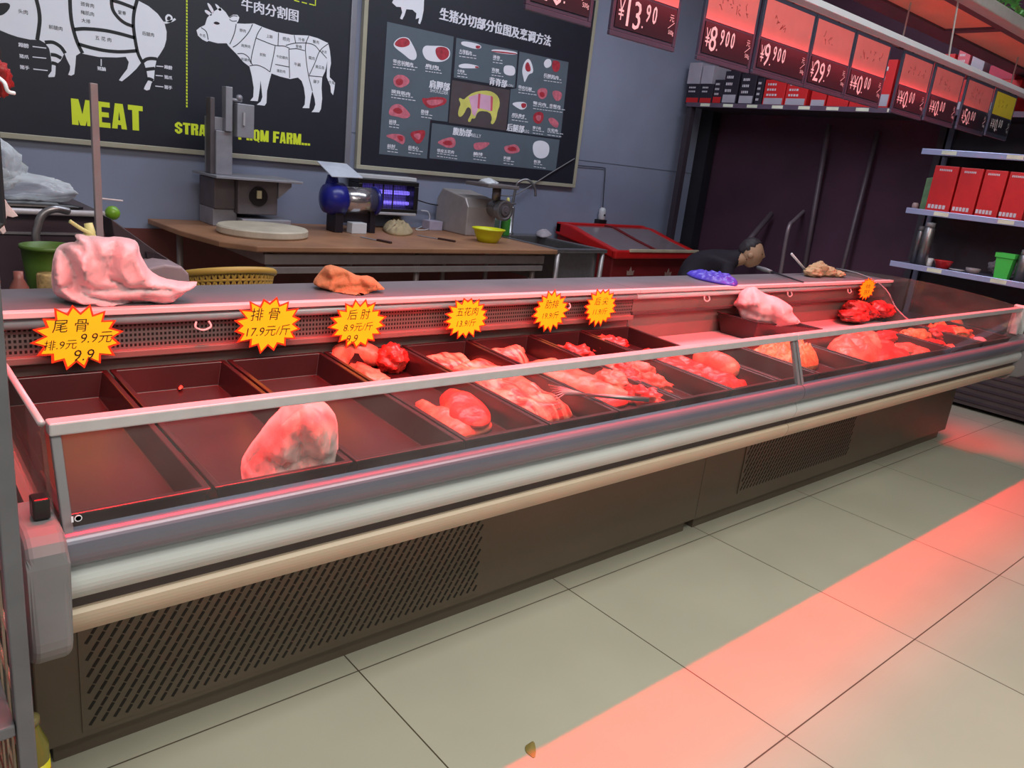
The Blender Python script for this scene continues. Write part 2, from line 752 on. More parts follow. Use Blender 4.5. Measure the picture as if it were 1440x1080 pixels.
struct(MB().box(-3, XE + 0.2, -5.15, -5.0, 0, 4.6).build('wall_front', mat('front_wall_paint', srgb(120, 108, 98), .7)), 'shop front wall behind the customer', 'wall')
M_day = mat('daylight_pane', srgb(200, 220, 205), .3, emit=(.85, 1.0, .88, 1), estr=11.0)
for k, (wx0, wx1, wz0, wz1) in enumerate(((2.80, 2.92, 3.88, 4.12), (3.08, 3.26, 3.90, 4.14), (4.46, 4.84, 3.88, 4.18))):
    wn = struct(MB().box(wx0 - .04, wx1 + .04, -5.0, -4.97, wz0 - .04, wz1 + .04).build('window_%d' % (k + 1), mat('window_frame', srgb(150, 150, 150), .5)), 'small bright daylight window in the shop front wall', 'window')
    MB().box(wx0, wx1, -4.968, -4.962, wz0, wz1).build('pane', M_day, wn)

# ------------------------------------------------------------------ the two refrigerated display cases
M_base = mat('case_base_paint', srgb(100, 88, 76), 0.42, 0.3, 0.08, 3)
M_slot = mat('grille_slot', srgb(24, 20, 18), 0.7)
M_front = mat('case_front_grey', srgb(112, 112, 126), 0.28, 0.3, 0.05, 6)
M_bumper = mat('bumper_white', srgb(186, 190, 190), 0.3, 0, 0.03, 6)
M_groove = mat('bumper_groove', srgb(78, 66, 66), 0.6)
M_beige = mat('case_beige_strip', srgb(178, 160, 140), 0.4, 0, 0.04, 6)
M_deck = mat('deck_white', srgb(172, 164, 168), 0.45, 0, 0.05, 4)
M_case = mat('case_inner_grey', srgb(134, 104, 100), 0.5, 0.1, 0.08, 3)
M_top = mat('worktop_grey', srgb(128, 122, 128), 0.38, 0.3, 0.12, 5)
M_lip = mat('lip_pale_trim', srgb(214, 202, 204), 0.35, 0, 0.03)
M_glass = glass_mat('case_glass', haze=0.032, hazecol=(0.62, 0.6, 0.6))
M_endglass = glass_mat('end_glass', tint=(0.86, 0.88, 0.86), haze=0.05, hazecol=(0.5, 0.5, 0.45))


def vent_material():
    m = mat('air_grille', srgb(70, 56, 54), 0.5, 0.3)
    nt = m.node_tree
    p = nt.nodes['Principled BSDF']
    tc = nt.nodes['Texture Coordinate']
    sp = nt.nodes.new('ShaderNodeSeparateXYZ')
    nt.links.new(tc.outputs['Object'], sp.inputs[0])
    prod = None
    for ax, s in (('X', 95.0), ('Z', 75.0)):
        a = nt.nodes.new('ShaderNodeMath')
        a.operation = 'MULTIPLY'
        a.inputs[1].default_value = s
        nt.links.new(sp.outputs[ax], a.inputs[0])
        f = nt.nodes.new('ShaderNodeMath')
        f.operation = 'FRACT'
        nt.links.new(a.outputs[0], f.inputs[0])
        g = nt.nodes.new('ShaderNodeMath')
        g.operation = 'GREATER_THAN'
        g.inputs[1].default_value = 0.45
        nt.links.new(f.outputs[0], g.inputs[0])
        if prod is None:
            prod = g
        else:
            k = nt.nodes.new('ShaderNodeMath')
            k.operation = 'MULTIPLY'
            nt.links.new(prod.outputs[0], k.inputs[0])
            nt.links.new(g.outputs[0], k.inputs[1])
            prod = k
    mx = nt.nodes.new('ShaderNodeMix')
    mx.data_type = 'RGBA'
    mx.inputs[6].default_value = srgb(128, 108, 106)
    mx.inputs[7].default_value = srgb(30, 22, 22)
    nt.links.new(prod.outputs[0], mx.inputs[0])
    nt.links.new(mx.outputs[2], p.inputs['Base Color'])
    return m


M_vent = vent_material()
GB = (1.258, 0.718)     # foot of the front glass (y, z)
GT = (1.325, 0.868)     # head of the front glass
YL = 2.03               # front edge of the rear worktop
YR = 2.32               # rear edge of the worktop


def front_profile(x0, x1, prof, name, m, parent, bevel=0.0, smooth=True):
    mb = MB()
    mb.prism([(x0, y, z) for y, z in prof], (x1 - x0, 0, 0))
    return mb.build(name, m, parent, smooth=False, bevel=bevel)


def curve(a, b, c, n=8):
    return [tuple((1 - t) ** 2 * Vector(a) + 2 * t * (1 - t) * Vector(b) + t * t * Vector(c)) for t in [i / n for i in range(n + 1)]]


def slots(mb, x0, x1, z0, z1, y, pitch, row, ln, wd):
    """slanted slots punched through a front panel"""
    rows = int((z1 - z0) / row)
    for r in range(rows):
        z = z0 + row * (r + .5)
        x = x0 + (pitch * .5 if r % 2 else 0)
        while x < x1:
            ax = Vector((0.55, 0, 0.83)) * ln / 2
            az = Vector((0.83, 0, -0.55)) * wd / 2
            c = Vector((x, y, z))
            mb.prism([c - ax - az, c + ax - az, c + ax + az, c - ax + az], (0, -0.0012, 0))
            x += pitch
    return mb


def display_case(label, x0, x1, base0, base1, left_end, right_end, vents):
    t = thing('display_case', label, 'display case', ((x0 + x1) / 2, 1.7, 0))
    # base cabinet
    MB().box(base0, base1, 1.575, 2.25, 0.055, 0.53).build('base_panel', M_base, t, bevel=0.004)
    MB().box(base0 + 0.03, base1 - 0.03, 1.60, 2.2, 0.0, 0.055).build('plinth', M_base, t)
    for (gx0, gx1, gz0, gz1) in vents:
        mb = MB()
        mb.box(gx0 - 0.02, gx1 + 0.02, 1.571, 1.575, gz0 - 0.012, gz1 + 0.012)
        mb.slot(1)
        slots(mb, gx0, gx1, gz0, gz1, 1.571, 0.0245, 0.0205, 0.0205, 0.0062)
        mb.build('vent_grille', [M_base, M_slot], t)
    # front bodywork
    inner = [(1.32, 0.70), (1.32, 0.50)]
    grey = curve((1.256, 0.714), (1.242, 0.710), (1.240, 0.690), 6) + curve((1.240, 0.690), (1.240, 0.660), (1.262, 0.652), 6)
    front_profile(x0, x1, [(1.274, 0.716)] + grey + [(1.30, 0.652), (1.30, 0.70)], 'front_panel', M_front, t)
    front_profile(x0, x1, curve((1.268, 0.648), (1.243, 0.618), (1.270, 0.588), 8) + [(1.32, 0.588), (1.32, 0.648)], 'bumper_strip', M_bumper, t)
    front_profile(x0, x1, [(1.286, 0.653), (1.286, 0.555), (1.33, 0.555), (1.33, 0.653)], 'bumper_groove', M_groove, t)
    front_profile(x0, x1, [(1.279, 0.562)] + curve((1.272, 0.556), (1.268, 0.535), (1.284, 0.514), 6) + [(1.575, 0.50), (1.575, 0.56)], 'lower_strip', M_beige, t)
    # tub: floor, rear panel
    MB().box(x0, x1, 1.30, 2.09, 0.615, 0.632).build('deck', M_deck, t)
    MB().box(x0, x1, 2.075, 2.095, 0.632, 0.80).build('rear_panel', M_case, t)
    if left_end:
        MB().box(x0, x1, 2.062, 2.074, 0.785, 0.868).build('air_grille', M_vent, t)
        MB().box(x0, x1, 2.045, 2.075, 0.768, 0.787).build('grille_ledge', M_case, t, bevel=0.003)
    else:
        MB().box(x0, x1, 2.062, 2.074, 0.80, 0.868).build('air_panel', M_case, t)
        MB().box(x0, x1, 2.054, 2.075, 0.785, 0.800).build('grille_ledge', M_groove, t, bevel=0.003)
    MB().box(x0, x1, 2.078, YR - .01, 0.53, 0.632).build('rear_body', M_case, t)
    MB().box(x0, x1, 2.10, YR - .01, 0.632, 0.876).build('rear_housing', M_case, t)
    # worktop with its pale lip and the rounded tube below it
    MB().box(x0, x1, YL + .012, YR, 0.878, 0.897).build('worktop', M_top, t, bevel=0.003)
    lip = MB().box(x0, x1, YL, YL + .03, 0.884, 0.899).build('lip_trim', M_lip, t, bevel=0.002)
    MB().tube([(x0, 2.052, 0.868), (x1, 2.052, 0.868)], 0.014, 14).build('lip_tube', M_alu if left_end else M_lip, t, smooth=True)
    hooks = (0.72, 2.08) if left_end else (2.98, 3.70, 4.35)
    for hx in hooks:
        wire([(hx - .016, 2.036, .856), (hx - .02, 2.03, .842), (hx, 2.028, .834), (hx + .02, 2.03, .842), (hx + .016, 2.036, .856)], 0.0032, 'hook_ring', M_lip, lip, 6)
    # front glass with its head rail and posts
    gx0 = x0 + (0.018 if left_end else 0.012)
    gx1 = x1 - (0.012 if left_end else 0.02)
    n = Vector((0, GT[1] - GB[1], -(GT[0] - GB[0]))).normalized()
    pane = MB().prism([(gx0, GB[0] + .012, GB[1]), (gx1, GB[0] + .012, GB[1]), (gx1, GT[0], GT[1]), (gx0, GT[0], GT[1])], n * -0.006).build('front_glass', M_glass, t)
    MB().box(x0, x1, GT[0] - .016, GT[0] + .014, 0.861, 0.883).build('glass_rail', M_alu, t, bevel=0.003)
    posts = [x0 + .010] if left_end else []
    posts += [x1 - .010] if left_end else [x0 + .010]
    for px in posts:
        a = Vector((px, GB[0] + .006, GB[1] - .01))
        b = Vector((px, GT[0], GT[1]))
        MB().bar(a, b, 0.015, 0.014, up=(0, -1, 1)).build('glass_post', M_greyplastic, t, bevel=0.002)
    t['pane'] = pane.name
    return t


left_case = display_case('long open meat display case nearest the camera, with slotted grille in its base', 0.225, 2.500, 0.215, 2.501, True, False,
                         [(0.318, 1.375, 0.085, 0.455)])
right_case = display_case('farther open meat display case ending at the right shelves', 2.503, 4.90, 2.502, 5.06, False, True,
                          [(2.80, 3.75, 0.12, 0.44)])
for case, xa, sgn in ((left_case, 0.225, -1), (right_case, 4.90, 1)):
    # moulded end cap around the bodywork
    cap = [(1.285, 0.495)] + curve((1.25, 0.50), (1.205, 0.52), (1.205, 0.56), 5) + [(1.205, 0.69)] + curve((1.205, 0.69), (1.205, 0.735), (1.25, 0.738), 4) + [(1.36, 0.738), (1.40, 0.66), (1.42, 0.52), (1.36, 0.475), (1.31, 0.470)]
    MB().prism([(xa, y, z) for y, z in cap], (sgn * 0.058, 0, 0)).build('end_cap', M_greyplastic, case, bevel=0.012, seg=3)
MB().box(2.506, 4.67, 1.705, 2.074, .633, .675).build('deck_step', M_deck, right_case, bevel=.004)
# left end wall and glass
MB().prism([(0.222, 1.42, 0.52), (0.222, 2.30, 0.52), (0.222, 2.30, 0.876), (0.222, 2.04, 0.876), (0.222, 1.95, 0.74), (0.222, 1.42, 0.70)], (-0.02, 0, 0)).build('end_wall', M_case, left_case)
MB().prism([(0.221, 1.285, 0.74), (0.221, 1.325, 0.878), (0.221, 1.62, 0.884), (0.221, 2.02, 0.876), (0.221, 1.94, 0.74), (0.221, 1.42, 0.71)], (-0.006, 0, 0)).build('end_glass', M_endglass, left_case)
MB().tube([(0.218, 1.325, 0.880), (0.218, 1.62, 0.886), (0.218, 2.02, 0.878)], 0.006, 8).build('end_glass_edge', M_alu, left_case, smooth=True)
MB().box(0.190, 0.214, 1.27, 1.30, 0.74, 0.775).build('glass_clamp', M_blackplastic, left_case, bevel=0.003)
# right end: inner curved cheek, outer bulging glass, frame loop
cheek = curve((2.30, 0.925), (2.00, 0.935), (1.92, 0.80), 8) + curve((1.92, 0.80), (1.87, 0.72), (1.66, 0.66), 8) + [(1.40, 0.64), (2.07, 0.64), (2.30, 0.88)]
MB().tube([(4.68, y, z) for y, z in cheek[:18]], 0.0045, 8).build('cheek_edge', M_greyplastic, right_case, smooth=True)
MB().prism([(4.68, y, z) for y, z in cheek], (0.005, 0, 0)).build('end_cheek', glass_mat('cheek_glass', (0.8, 0.72, 0.7), 0.12, (0.5, 0.42, 0.4)), right_case)
bulge = [(1.325, 0.745), (1.325, 0.883)] + curve((1.325, 0.883), (1.75, 0.945), (2.30, 0.915), 10) + [(2.30, 0.88), (2.07, 0.66), (1.40, 0.66)]
MB().prism([(4.885, y, z) for y, z in bulge], (0.008, 0, 0)).build('end_glass', M_endglass, right_case)
MB().tube([(4.889, y, z) for y, z in bulge[1:13]], 0.005, 8).build('end_glass_edge', M_greyplastic, right_case, smooth=True)
MB().box(4.885, 4.905, 1.305, 1.345, 0.73, 0.888).build('end_post', M_lip, right_case, bevel=0.006)
MB().box(4.906, 4.93, 1.285, 1.365, 0.73, 0.892).build('end_bracket', M_bumper, right_case, bevel=0.010, seg=3)

# maker's sticker on the front glass
stk = at(102, 730, y=1.256)
sticker = MB().box(stk.x - .002, stk.x + .001, 1.2545, 1.2555, stk.z - .005, stk.z + .005)
for dx in (0.008,):
    sticker.lathe([(0.0042, 0), (0.0055, 0), (0.0055, 0.001), (0.0042, 0.001), (0.0042, 0)], (stk.x + dx, 1.2545, stk.z), 20, axis='y')
    sticker.lathe([(0.002, 0), (0.002, 0.001)], (stk.x + dx, 1.2545, stk.z), 8, axis='y')
sticker.build('glass_sticker', M_white, bpy.data.objects[left_case['pane']])

# ------------------------------------------------------------------ black trays
M_tray = mat('tray_black', srgb(44, 22, 24), 0.3, 0, 0.12, 8)
TW = [0.232, 0.485, 0.78, 1.07, 1.345, 1.615, 1.90, 2.17, 2.46]
tray_notes = ['empty black meat tray at the left end of the counter', 'black tray holding only a scrap of meat and the wrapped bag',
              'empty black tray between the wrapped bag and the pork hock tray', 'black tray holding the pork hocks and thick chops',
              'black tray holding long belly slabs just right of the chops', 'black tray with the slab lying beneath the metal tongs',
              'black tray filled with lumps of cut meat, next to the strip tray', 'black tray holding long meat strips beside the white deck']


TRAYS = []


def tray_z(y):
    return 0.655 + (y - 1.32) * 0.042


def make_tray(x0, x1, y0, y1, label, group='black meat trays'):
    TRAYS.append((x0, x1, y0, y1))
    t = thing('meat_tray', label, 'tray', ((x0 + x1) / 2, (y0 + y1) / 2, 0.64), group)
    g = 0.003
    x0 += g
    x1 -= g
    h = 0.062
    mb = MB()
    ins = 0.022

    def ring(i, dz):
        return [(x0 + i, y0 + i, tray_z(y0 + i) + dz), (x1 - i, y0 + i, tray_z(y0 + i) + dz), (x1 - i, y1 - i, tray_z(y1 - i) + dz), (x0 + i, y1 - i, tray_z(y1 - i) + dz)]
    rings = [ring(ins, -.012), ring(ins + .002, 0 - .012), ring(0.004, h - .006), ring(0, h - .006), ring(0, h), ring(0.013, h), ring(ins + .004, 0.0)]
    v = sum(rings[1:], [])
    f = []
    for i in range(len(rings) - 2):
        for k in range(4):
            a = i * 4 + k
            b = i * 4 + (k + 1) % 4
            f.append((a, b, b + 4, a + 4))
    f.append((0, 3, 2, 1))
    m = (len(rings) - 2) * 4
    f.append((m, m + 1, m + 2, m + 3))
    mb.add(v, f)
    mb.build('tray_body', M_tray, t, bevel=0.004)
    return t


for i in range(8):
    make_tray(TW[i], TW[i + 1], 1.318, 2.03, tray_notes[i])
for x0, x1, lab in ((2.465, 2.735, 'black tray holding the smooth pork loin, left of the glass post'), (2.74, 3.16, 'black tray holding orange mince, behind the glass post'),
                    (3.17, 4.02, 'wide black tray under the large heap of pale meat'), (4.025, 4.44, 'black tray under orange and red cuts, right of the pale heap'),
                    (4.445, 4.87, 'black tray at the far right end with the last cuts')):
    make_tray(x0, x1, 1.318, 1.70, lab)

# ------------------------------------------------------------------ meat
R_lean = srgb(205, 96, 84)
R_fat = srgb(232, 170, 150)
M_pork = meat_mat('pork_skin', srgb(222, 96, 78), srgb(232, 140, 114), 0.5, 7)
M_belly = meat_mat('pork_belly', srgb(190, 50, 42), srgb(240, 158, 132), 0.47, 6, (5, 1.2, 1))
M_lean = meat_mat('lean_meat', srgb(186, 46, 40), srgb(218, 92, 76), 0.56, 11)
M_red = meat_mat('dark_red_meat', srgb(176, 46, 42), srgb(206, 92, 82), 0.58, 10)
M_mince = meat_mat('mince', srgb(220, 110, 62), srgb(236, 150, 100), 0.5, 40)


def tz(x, y):
    return tray_z(y) + 0.004


def slab_at(name, label, cat, px, z, h, m, seed=0, amp=0.45, freq=22, edge=0.018, res=0.012, group=None, parts=None, sm=2, zfun=tz, height=None, subsurf=0):
    """a cut of meat whose outline on the plane z follows the photographed outline px"""
    poly = [at(a, b, z=z) for a, b in px]
    c = sum(poly, Vector()) / len(poly)
    for a, b, y0, y1 in TRAYS:
        if a < c.x < b and c.y < y1:
            for p in poly:      # the cut stays between the walls of its tray
                p.x = min(max(p.x, a + .024), b - .024)
                p.y = min(max(p.y, y0 + .026), y1 - .026)
            break
    poly = smooth_poly([(p.x, p.y) for p in poly], sm)
    t = thing(name, label, cat, (c.x, c.y, zfun(c.x, c.y) if zfun else z), group)
    mb = MB()
    slab(mb, poly, 0, h, res, edge, amp, freq, seed, zfun=zfun, height=height)
    mb.build('cut', m, t, smooth=True, subsurf=subsurf)
    return t, c


ZM = 0.69
# tray 4: hocks at the back, chops in front
t = thing('pork_hock', 'pale curled pork hock lying on the back of the tray under the third star', 'meat', tuple(at(500, 528, z=ZM)))
c = at(497, 528, z=.675)
MB().tube([c + Vector((-.06, -.05, .025)), c + Vector((-.05, .03, .045)), c + Vector((0.01, .07, .06)), c + Vector((.07, .05, .055)), c + Vector((.09, -.01, .04))],
          [.02, .036, .042, .04, .028], 16).build('cut', M_pork, t, smooth=True, subsurf=1)
t = thing('pork_hock', 'knobbly red pork hock lying right of the pale curled one', 'meat', tuple(at(545, 520, z=ZM)))
c = at(545, 522, z=.675)
mb = MB()
blob(mb, c + Vector((0, -.01, .045)), (.05, .055, .042), 3, .35, 1.9, sub=4)
mb.build('cut', M_lean, t, smooth=True)
t = thing('pork_hock', 'flat pale pork trimming at the left edge of the hock tray', 'meat', tuple(at(480, 522, z=ZM)))
c = at(500, 545, z=.672)
c.x = 1.155
mb = MB()
blob(mb, c + Vector((0, .03, .022)), (.050, .10, .026), 9, .3, 1.7, sub=4)
mb.build('cut', M_pork, t, smooth=True)
t, c = slab_at('pork_chop', 'flat pork chop with pale rim, lying lower left of the round chop', 'meat',
               [(580, 575), (590, 568), (640, 590), (690, 594), (693, 602), (672, 610), (640, 618), (618, 606)], ZM - .02, .035, M_pork, 4, .5)
t, c = slab_at('pork_chop', 'thick round dark pork chop leaning on the flat chop', 'meat',
               [(615, 560), (628, 552), (660, 556), (688, 572), (692, 588), (680, 596), (650, 592), (628, 582)], ZM + .01, .035, M_lean, 5, .5, zfun=lambda x, y: tz(x, y) + .02)
# tray 5: belly slabs
t, c = slab_at('pork_belly', 'belly slab lying across the back of its tray under the third and fourth stars', 'meat',
               [(568, 504), (600, 504), (650, 496), (660, 506), (672, 518), (640, 522), (600, 522)], ZM + .01, .04, M_belly, 7, .45)
t, c = slab_at('pork_belly', 'long belly slab stretching down to the front glass, right of the chops', 'meat',
               [(622, 532), (664, 522), (700, 520), (720, 536), (770, 562), (814, 586), (780, 592), (742, 596), (700, 576), (655, 552)], ZM - .02, .045, M_belly, 8, .5)
t, c = slab_at('pork_belly', 'narrow belly strip lying on the right side of the long slab', 'meat',
               [(692, 540), (715, 532), (740, 538), (762, 556), (758, 566), (730, 556)], ZM + .005, .03, M_pork, 10, .5, zfun=lambda x, y: tz(x, y) + .028)
# tray 6
t, c = slab_at('pork_belly', 'belly slab at the back of its tray under the fourth star', 'meat',
               [(668, 498), (700, 488), (722, 484), (736, 496), (748, 508), (722, 512), (694, 511)], ZM + .01, .045, M_belly, 12, .45)
t, c = slab_at('pork_belly', 'broad pale slab of skin lying under the metal tongs', 'meat',
               [(722, 524), (752, 514), (795, 512), (820, 526), (850, 540), (895, 556), (905, 562), (860, 560), (800, 545), (760, 535)], ZM - .01, .04, M_pork, 13, .4)
t, c = slab_at('meat_scrap', 'small pink cut of meat lying at the front glass below the tongs', 'meat',
               [(822, 566), (850, 562), (886, 566), (880, 574), (846, 578)], ZM - .03, .025, M_lean, 14, .5)
# tray 7
rnd = random.Random(4)
for k, (a, b, lab) in enumerate(((845, 520, 'lump of cut meat at the rear left of the lump tray'), (872, 524, 'large lump of cut meat in the middle of the lump tray'),
                                 (896, 520, 'lump of red cut meat at the rear right of the lump tray'), (888, 540, 'pale lump of cut meat near the glass in the lump tray'),
                                 (920, 538, 'lump of cut meat at the front right corner of the lump tray'), (912, 553, 'front lump of cut meat of the lump tray'), (862, 536, 'lump of cut meat at the left side of the lump tray'))):
    c = at(a, b, z=ZM + .01)
    t = thing('meat_lump', lab, 'meat', (c.x, c.y, tz(c.x, c.y)), 'lumps of cut meat')
    mb = MB()
    blob(mb, (c.x, c.y, tz(c.x, c.y) + .026), (.055 + rnd.uniform(-.01, .012), .07, .034), 20 + k, .36, 1.9, sub=4)
    mb.build('cut', (M_pork, M_lean)[k % 2], t, smooth=True)
t = thing('meat_lump', 'red cut of meat at the back of the lump tray under the sixth star', 'meat', tuple(at(812, 494, z=ZM + .02)))
c = at(808, 497, z=ZM + .02)
mb = MB()
blob(mb, (c.x, c.y, tz(c.x, c.y) + .025), (.06, .07, .03), 31, .5, 2, sub=4)
mb.build('cut', M_red, t, smooth=True)
t = thing('meat_lump', 'dark red cut of meat in the rearmost tray corner beside the white deck', 'meat', tuple(at(860, 484, z=ZM + .02)))
c = at(858, 486, z=ZM + .02)
mb = MB()
blob(mb, (c.x, c.y, tz(c.x, c.y) + .026), (.075, .07, .032), 33, .5, 2, sub=4)
mb.build('cut', M_red, t, smooth=True)
# tray 8 strips
for k, (px, lab) in enumerate((([(884, 504), (908, 499), (965, 518), (1008, 536), (992, 546), (940, 528)], 'long red meat strip on the left of the strip tray'),
                               ([(925, 503), (950, 505), (1000, 525), (1052, 540), (1048, 546), (1000, 540)], 'long red meat strip on the right of the strip tray'),
                               ([(965, 538), (1010, 536), (1058, 538), (1052, 546), (1000, 550), (975, 548)], 'meat strip lying crosswise nearest the glass'))):
    slab_at('meat_strip', lab, 'meat', px, ZM - .01, .04, M_lean, 40 + k, .6, 26, .016)
t = thing('pork_loin', 'smooth pale cylindrical pork loin right of the red strips', 'meat', tuple(at(1005, 510, z=ZM)))
a, b = at(976, 500, z=.715), at(1038, 523, z=.71)
d = (b - a)
MB().tube([a, a + d * .12, a + d * .4, a + d * .7, a + d * .92, b], [.010, .038, .048, .048, .036, .012], 16).build('cut', M_pork, t, smooth=True, subsurf=1)
# right case
t, c = slab_at('mince_heap', 'orange mince heap beside the upright post of the counter glass', 'meat',
               [(1040, 500), (1058, 488), (1085, 480), (1130, 484), (1156, 500), (1152, 512), (1110, 513), (1060, 507)], ZM + .005, .085, M_mince, 51, .6, 60, .03, .010)
HEAP = (([(1142, 474), (1180, 468), (1222, 470), (1246, 488), (1240, 503), (1198, 508), (1162, 496)], .075, M_pork, 'pale cut on the left of the large heap right of the mince'),
        ([(1215, 476), (1250, 480), (1275, 492), (1290, 500), (1262, 506), (1230, 506)], .05, M_lean, 'pink cut near the glass at the middle of the large heap'),
        ([(1205, 466), (1240, 464), (1262, 470), (1255, 480), (1222, 480)], .05, M_red, 'dark cut at the back of the large heap'),
        ([(1255, 478), (1300, 482), (1322, 490), (1308, 498), (1275, 494)], .04, M_pork, 'pale strip on the right of the large heap'),
        ([(1250, 466), (1290, 458), (1312, 464), (1300, 474), (1265, 476)], .05, M_mince, 'orange cut at the rear left of the far tray'),
        ([(1300, 464), (1340, 458), (1372, 460), (1378, 472), (1340, 480), (1308, 476)], .05, M_lean, 'red cut on the far right of the meat counter'),
        ([(1310, 480), (1345, 478), (1352, 486), (1322, 492)], .03, M_pork, 'small pale cut in front of the red far-right cut'),
        ([(1285, 452), (1330, 448), (1360, 452), (1350, 460), (1300, 462)], .05, M_mince, 'orange cut lying at the very back of the far tray'))
for k, (px, h, m, lab) in enumerate(HEAP):
    slab_at('meat_cut', lab, 'meat', px, ZM + .01, h, m, 60 + k, .6, 24, .022, .016, 'cuts in the right-hand case')
MORE = ((1232, 468, .09, .05, .03, M_red, 'dark cut behind the large pale heap'), (1288, 473, .10, .06, .04, M_mince, 'orange cut in the middle of the second tray from the far end'),
        (1312, 481, .10, .05, .03, M_lean, 'pink cut at the front of the second tray from the far end'), (1325, 468, .10, .06, .04, M_lean, 'red cut at the left of the farthest tray'),
        (1350, 470, .09, .06, .04, M_mince, 'orange cut in the middle of the farthest tray'), (1272, 486, .10, .05, .028, M_pork, 'pale cut reaching toward the glass beside the large heap'))
for k, (a, b, rx, ry, rz, m, lab) in enumerate(MORE):
    c = at(a, b, z=.71)
    c.x = min(c.x, 4.74)
    c.y = min(max(c.y, 1.40), 1.62)
    t = thing('meat_cut', lab, 'meat', (c.x, c.y, tz(c.x, c.y)), 'cuts in the right-hand case')
    mb = MB()
    blob(mb, (c.x, c.y, tz(c.x, c.y) + rz), (rx, ry, rz), 200 + k, .28, 1.9, sub=4, flat=tz(c.x, c.y))
    mb.build('cut', m, t, smooth=True)
t, c = slab_at('meat_pack', 'pale white packet of fat at the far right corner of the counter', 'packet',
               [(1370, 468), (1392, 464), (1402, 470), (1396, 478), (1374, 478)], ZM + .01, .03, M_deck, 71, .3)
# scrap in the otherwise empty tray
t, c = slab_at('meat_scrap', 'tiny pink scrap of meat alone in the second empty tray', 'meat', [(248, 553), (254, 551), (258, 555), (252, 558)], ZM - .02, .012, M_pork, 80, .3, sm=1, res=.006, edge=.004)
# red meat in net at the far end
t = thing('net_bag_meat', 'red meat in a net bag at the far end under the last star', 'meat bag', (4.3, 1.96, .676))
mb = MB()
for k, (a, b, rx, rz) in enumerate(((1203, 444, .13, .035), (1225, 441, .13, .045), (1240, 436, .10, .05), (1214, 436, .10, .045))):
    c = at(a, b, y=1.95)
    blob(mb, (c.x, 1.96 + .03 * (k % 2), max(c.z, .70)), (rx, .075, rz), 90 + k, .22, 1.9, sub=4, flat=.676)
mb.build('cut', meat_mat('netted_meat', srgb(120, 30, 30), srgb(176, 70, 62), .5, 26), t, smooth=True)

# wrapped bag of meat, left
t = thing('bag_of_meat', 'clear plastic bag of pale meat standing behind the left front glass', 'meat bag', (.70, 1.515, .66))
bagm = meat_mat('bagged_meat', srgb(206, 84, 78), srgb(236, 160, 146), .5, 12)
mb = MB()
relief(mb, [(344, 680), (345, 655), (368, 630), (388, 604), (404, 590), (425, 572), (446, 574), (462, 590), (466, 618), (462, 640), (448, 655), (420, 664), (385, 671)], (.68, 1.45, .72), .055,
       [([(400, 600), (405, 640), (390, 668)], .014, .016), ([(425, 580), (430, 620), (420, 660)], .014, -.016), ([(445, 590), (452, 630)], .014, .014), ([(370, 650), (400, 648), (440, 640)], .012, -.012)], res=.007, edge=.04, amp=.35, freq=24, seed=21, ground=.668).build('meat', bagm, t, smooth=True)
mb = MB()
relief(mb, [(340, 682), (338, 650), (346, 634), (362, 612), (384, 584), (410, 562), (440, 560), (462, 570), (474, 586), (476, 620), (475, 654), (452, 664), (420, 672), (380, 680)], (.68, 1.445, .72), .075,
       [([(395, 580), (400, 620), (385, 670)], .010, .014), ([(420, 566), (425, 610), (415, 660)], .010, -.014), ([(450, 570), (455, 620)], .010, .014), ([(360, 630), (400, 640), (460, 630)], .010, -.010), ([(350, 660), (400, 655), (465, 645)], .008, .010), ([(436, 600), (470, 606)], .008, .010)],
       res=.007, edge=.05, amp=.30, freq=34, seed=22, ground=.664).build('film', film_mat('clear_film', (0.95, 0.78, 0.76, 1), 0.22, .2), t, smooth=True)

# tongs lying over the slab
t = thing('serving_tongs', 'metal tongs with fork tines lying over the pale slab at the glass', 'tongs', tuple(at(830, 558, z=.72)))
a, b = at(775, 551, z=.735), at(912, 562, z=.735)
mb = MB()
mb.tube([a + (b - a) * .35, b], [.005, .008], 8)
mb.build('handle', M_steel, t, smooth=True)
mb = MB()
for k in range(6):
    q = at(772 + k * 2, 541 + k * 4.2, z=.735)
    mb.tube([a + (b - a) * .37, (a + (b - a) * .2) * .5 + q * .5 + Vector((0, 0, .006)), q], .0022, 6)
mb.build('tines', M_steel, t, smooth=True)

# ------------------------------------------------------------------ star price signs
M_star = mat('star_yellow', srgb(252, 232, 30), 0.5, 0, 0.03)
M_starrim = mat('star_red_rim', srgb(226, 70, 24), 0.5, 0, 0.03)


def star_sign(cx, cz, w, h, spikes, label, lines, y=2.012, tilt=0.0, seed=0):
    t = thing('star_price_sign', label, 'price sign', (cx, y, cz), 'star price signs on the counter lip')
    rnd = random.Random(seed)
    outer, inner = [], []
    for i in range(spikes * 2):
        an = math.pi * i / spikes + tilt
        r = 1.0 if i % 2 == 0 else 0.76
        r *= 1 + rnd.uniform(-.06, .06)
        x, z = math.cos(an) * w / 2 * r, math.sin(an) * h / 2 * r
        outer.append((cx + x, y, cz + z))
        inner.append((cx + x * .9, y - .001, cz + z * .9))
    MB().prism(outer, (0, 0.0012, 0)).build('card', M_starrim, t)
    face = MB().prism(inner, (0, 0.0009, 0)).build('face', M_star, t)
    for s, dx, dz, sz, sh in lines:
        mb = MB()
        write(mb, s, (cx + dx * w, y - .001, cz + dz * h), h=sz * h, shear=sh, bold=-0.004, lift=.0006)
        mb.build('handwriting', M_blackink, face)
    return t


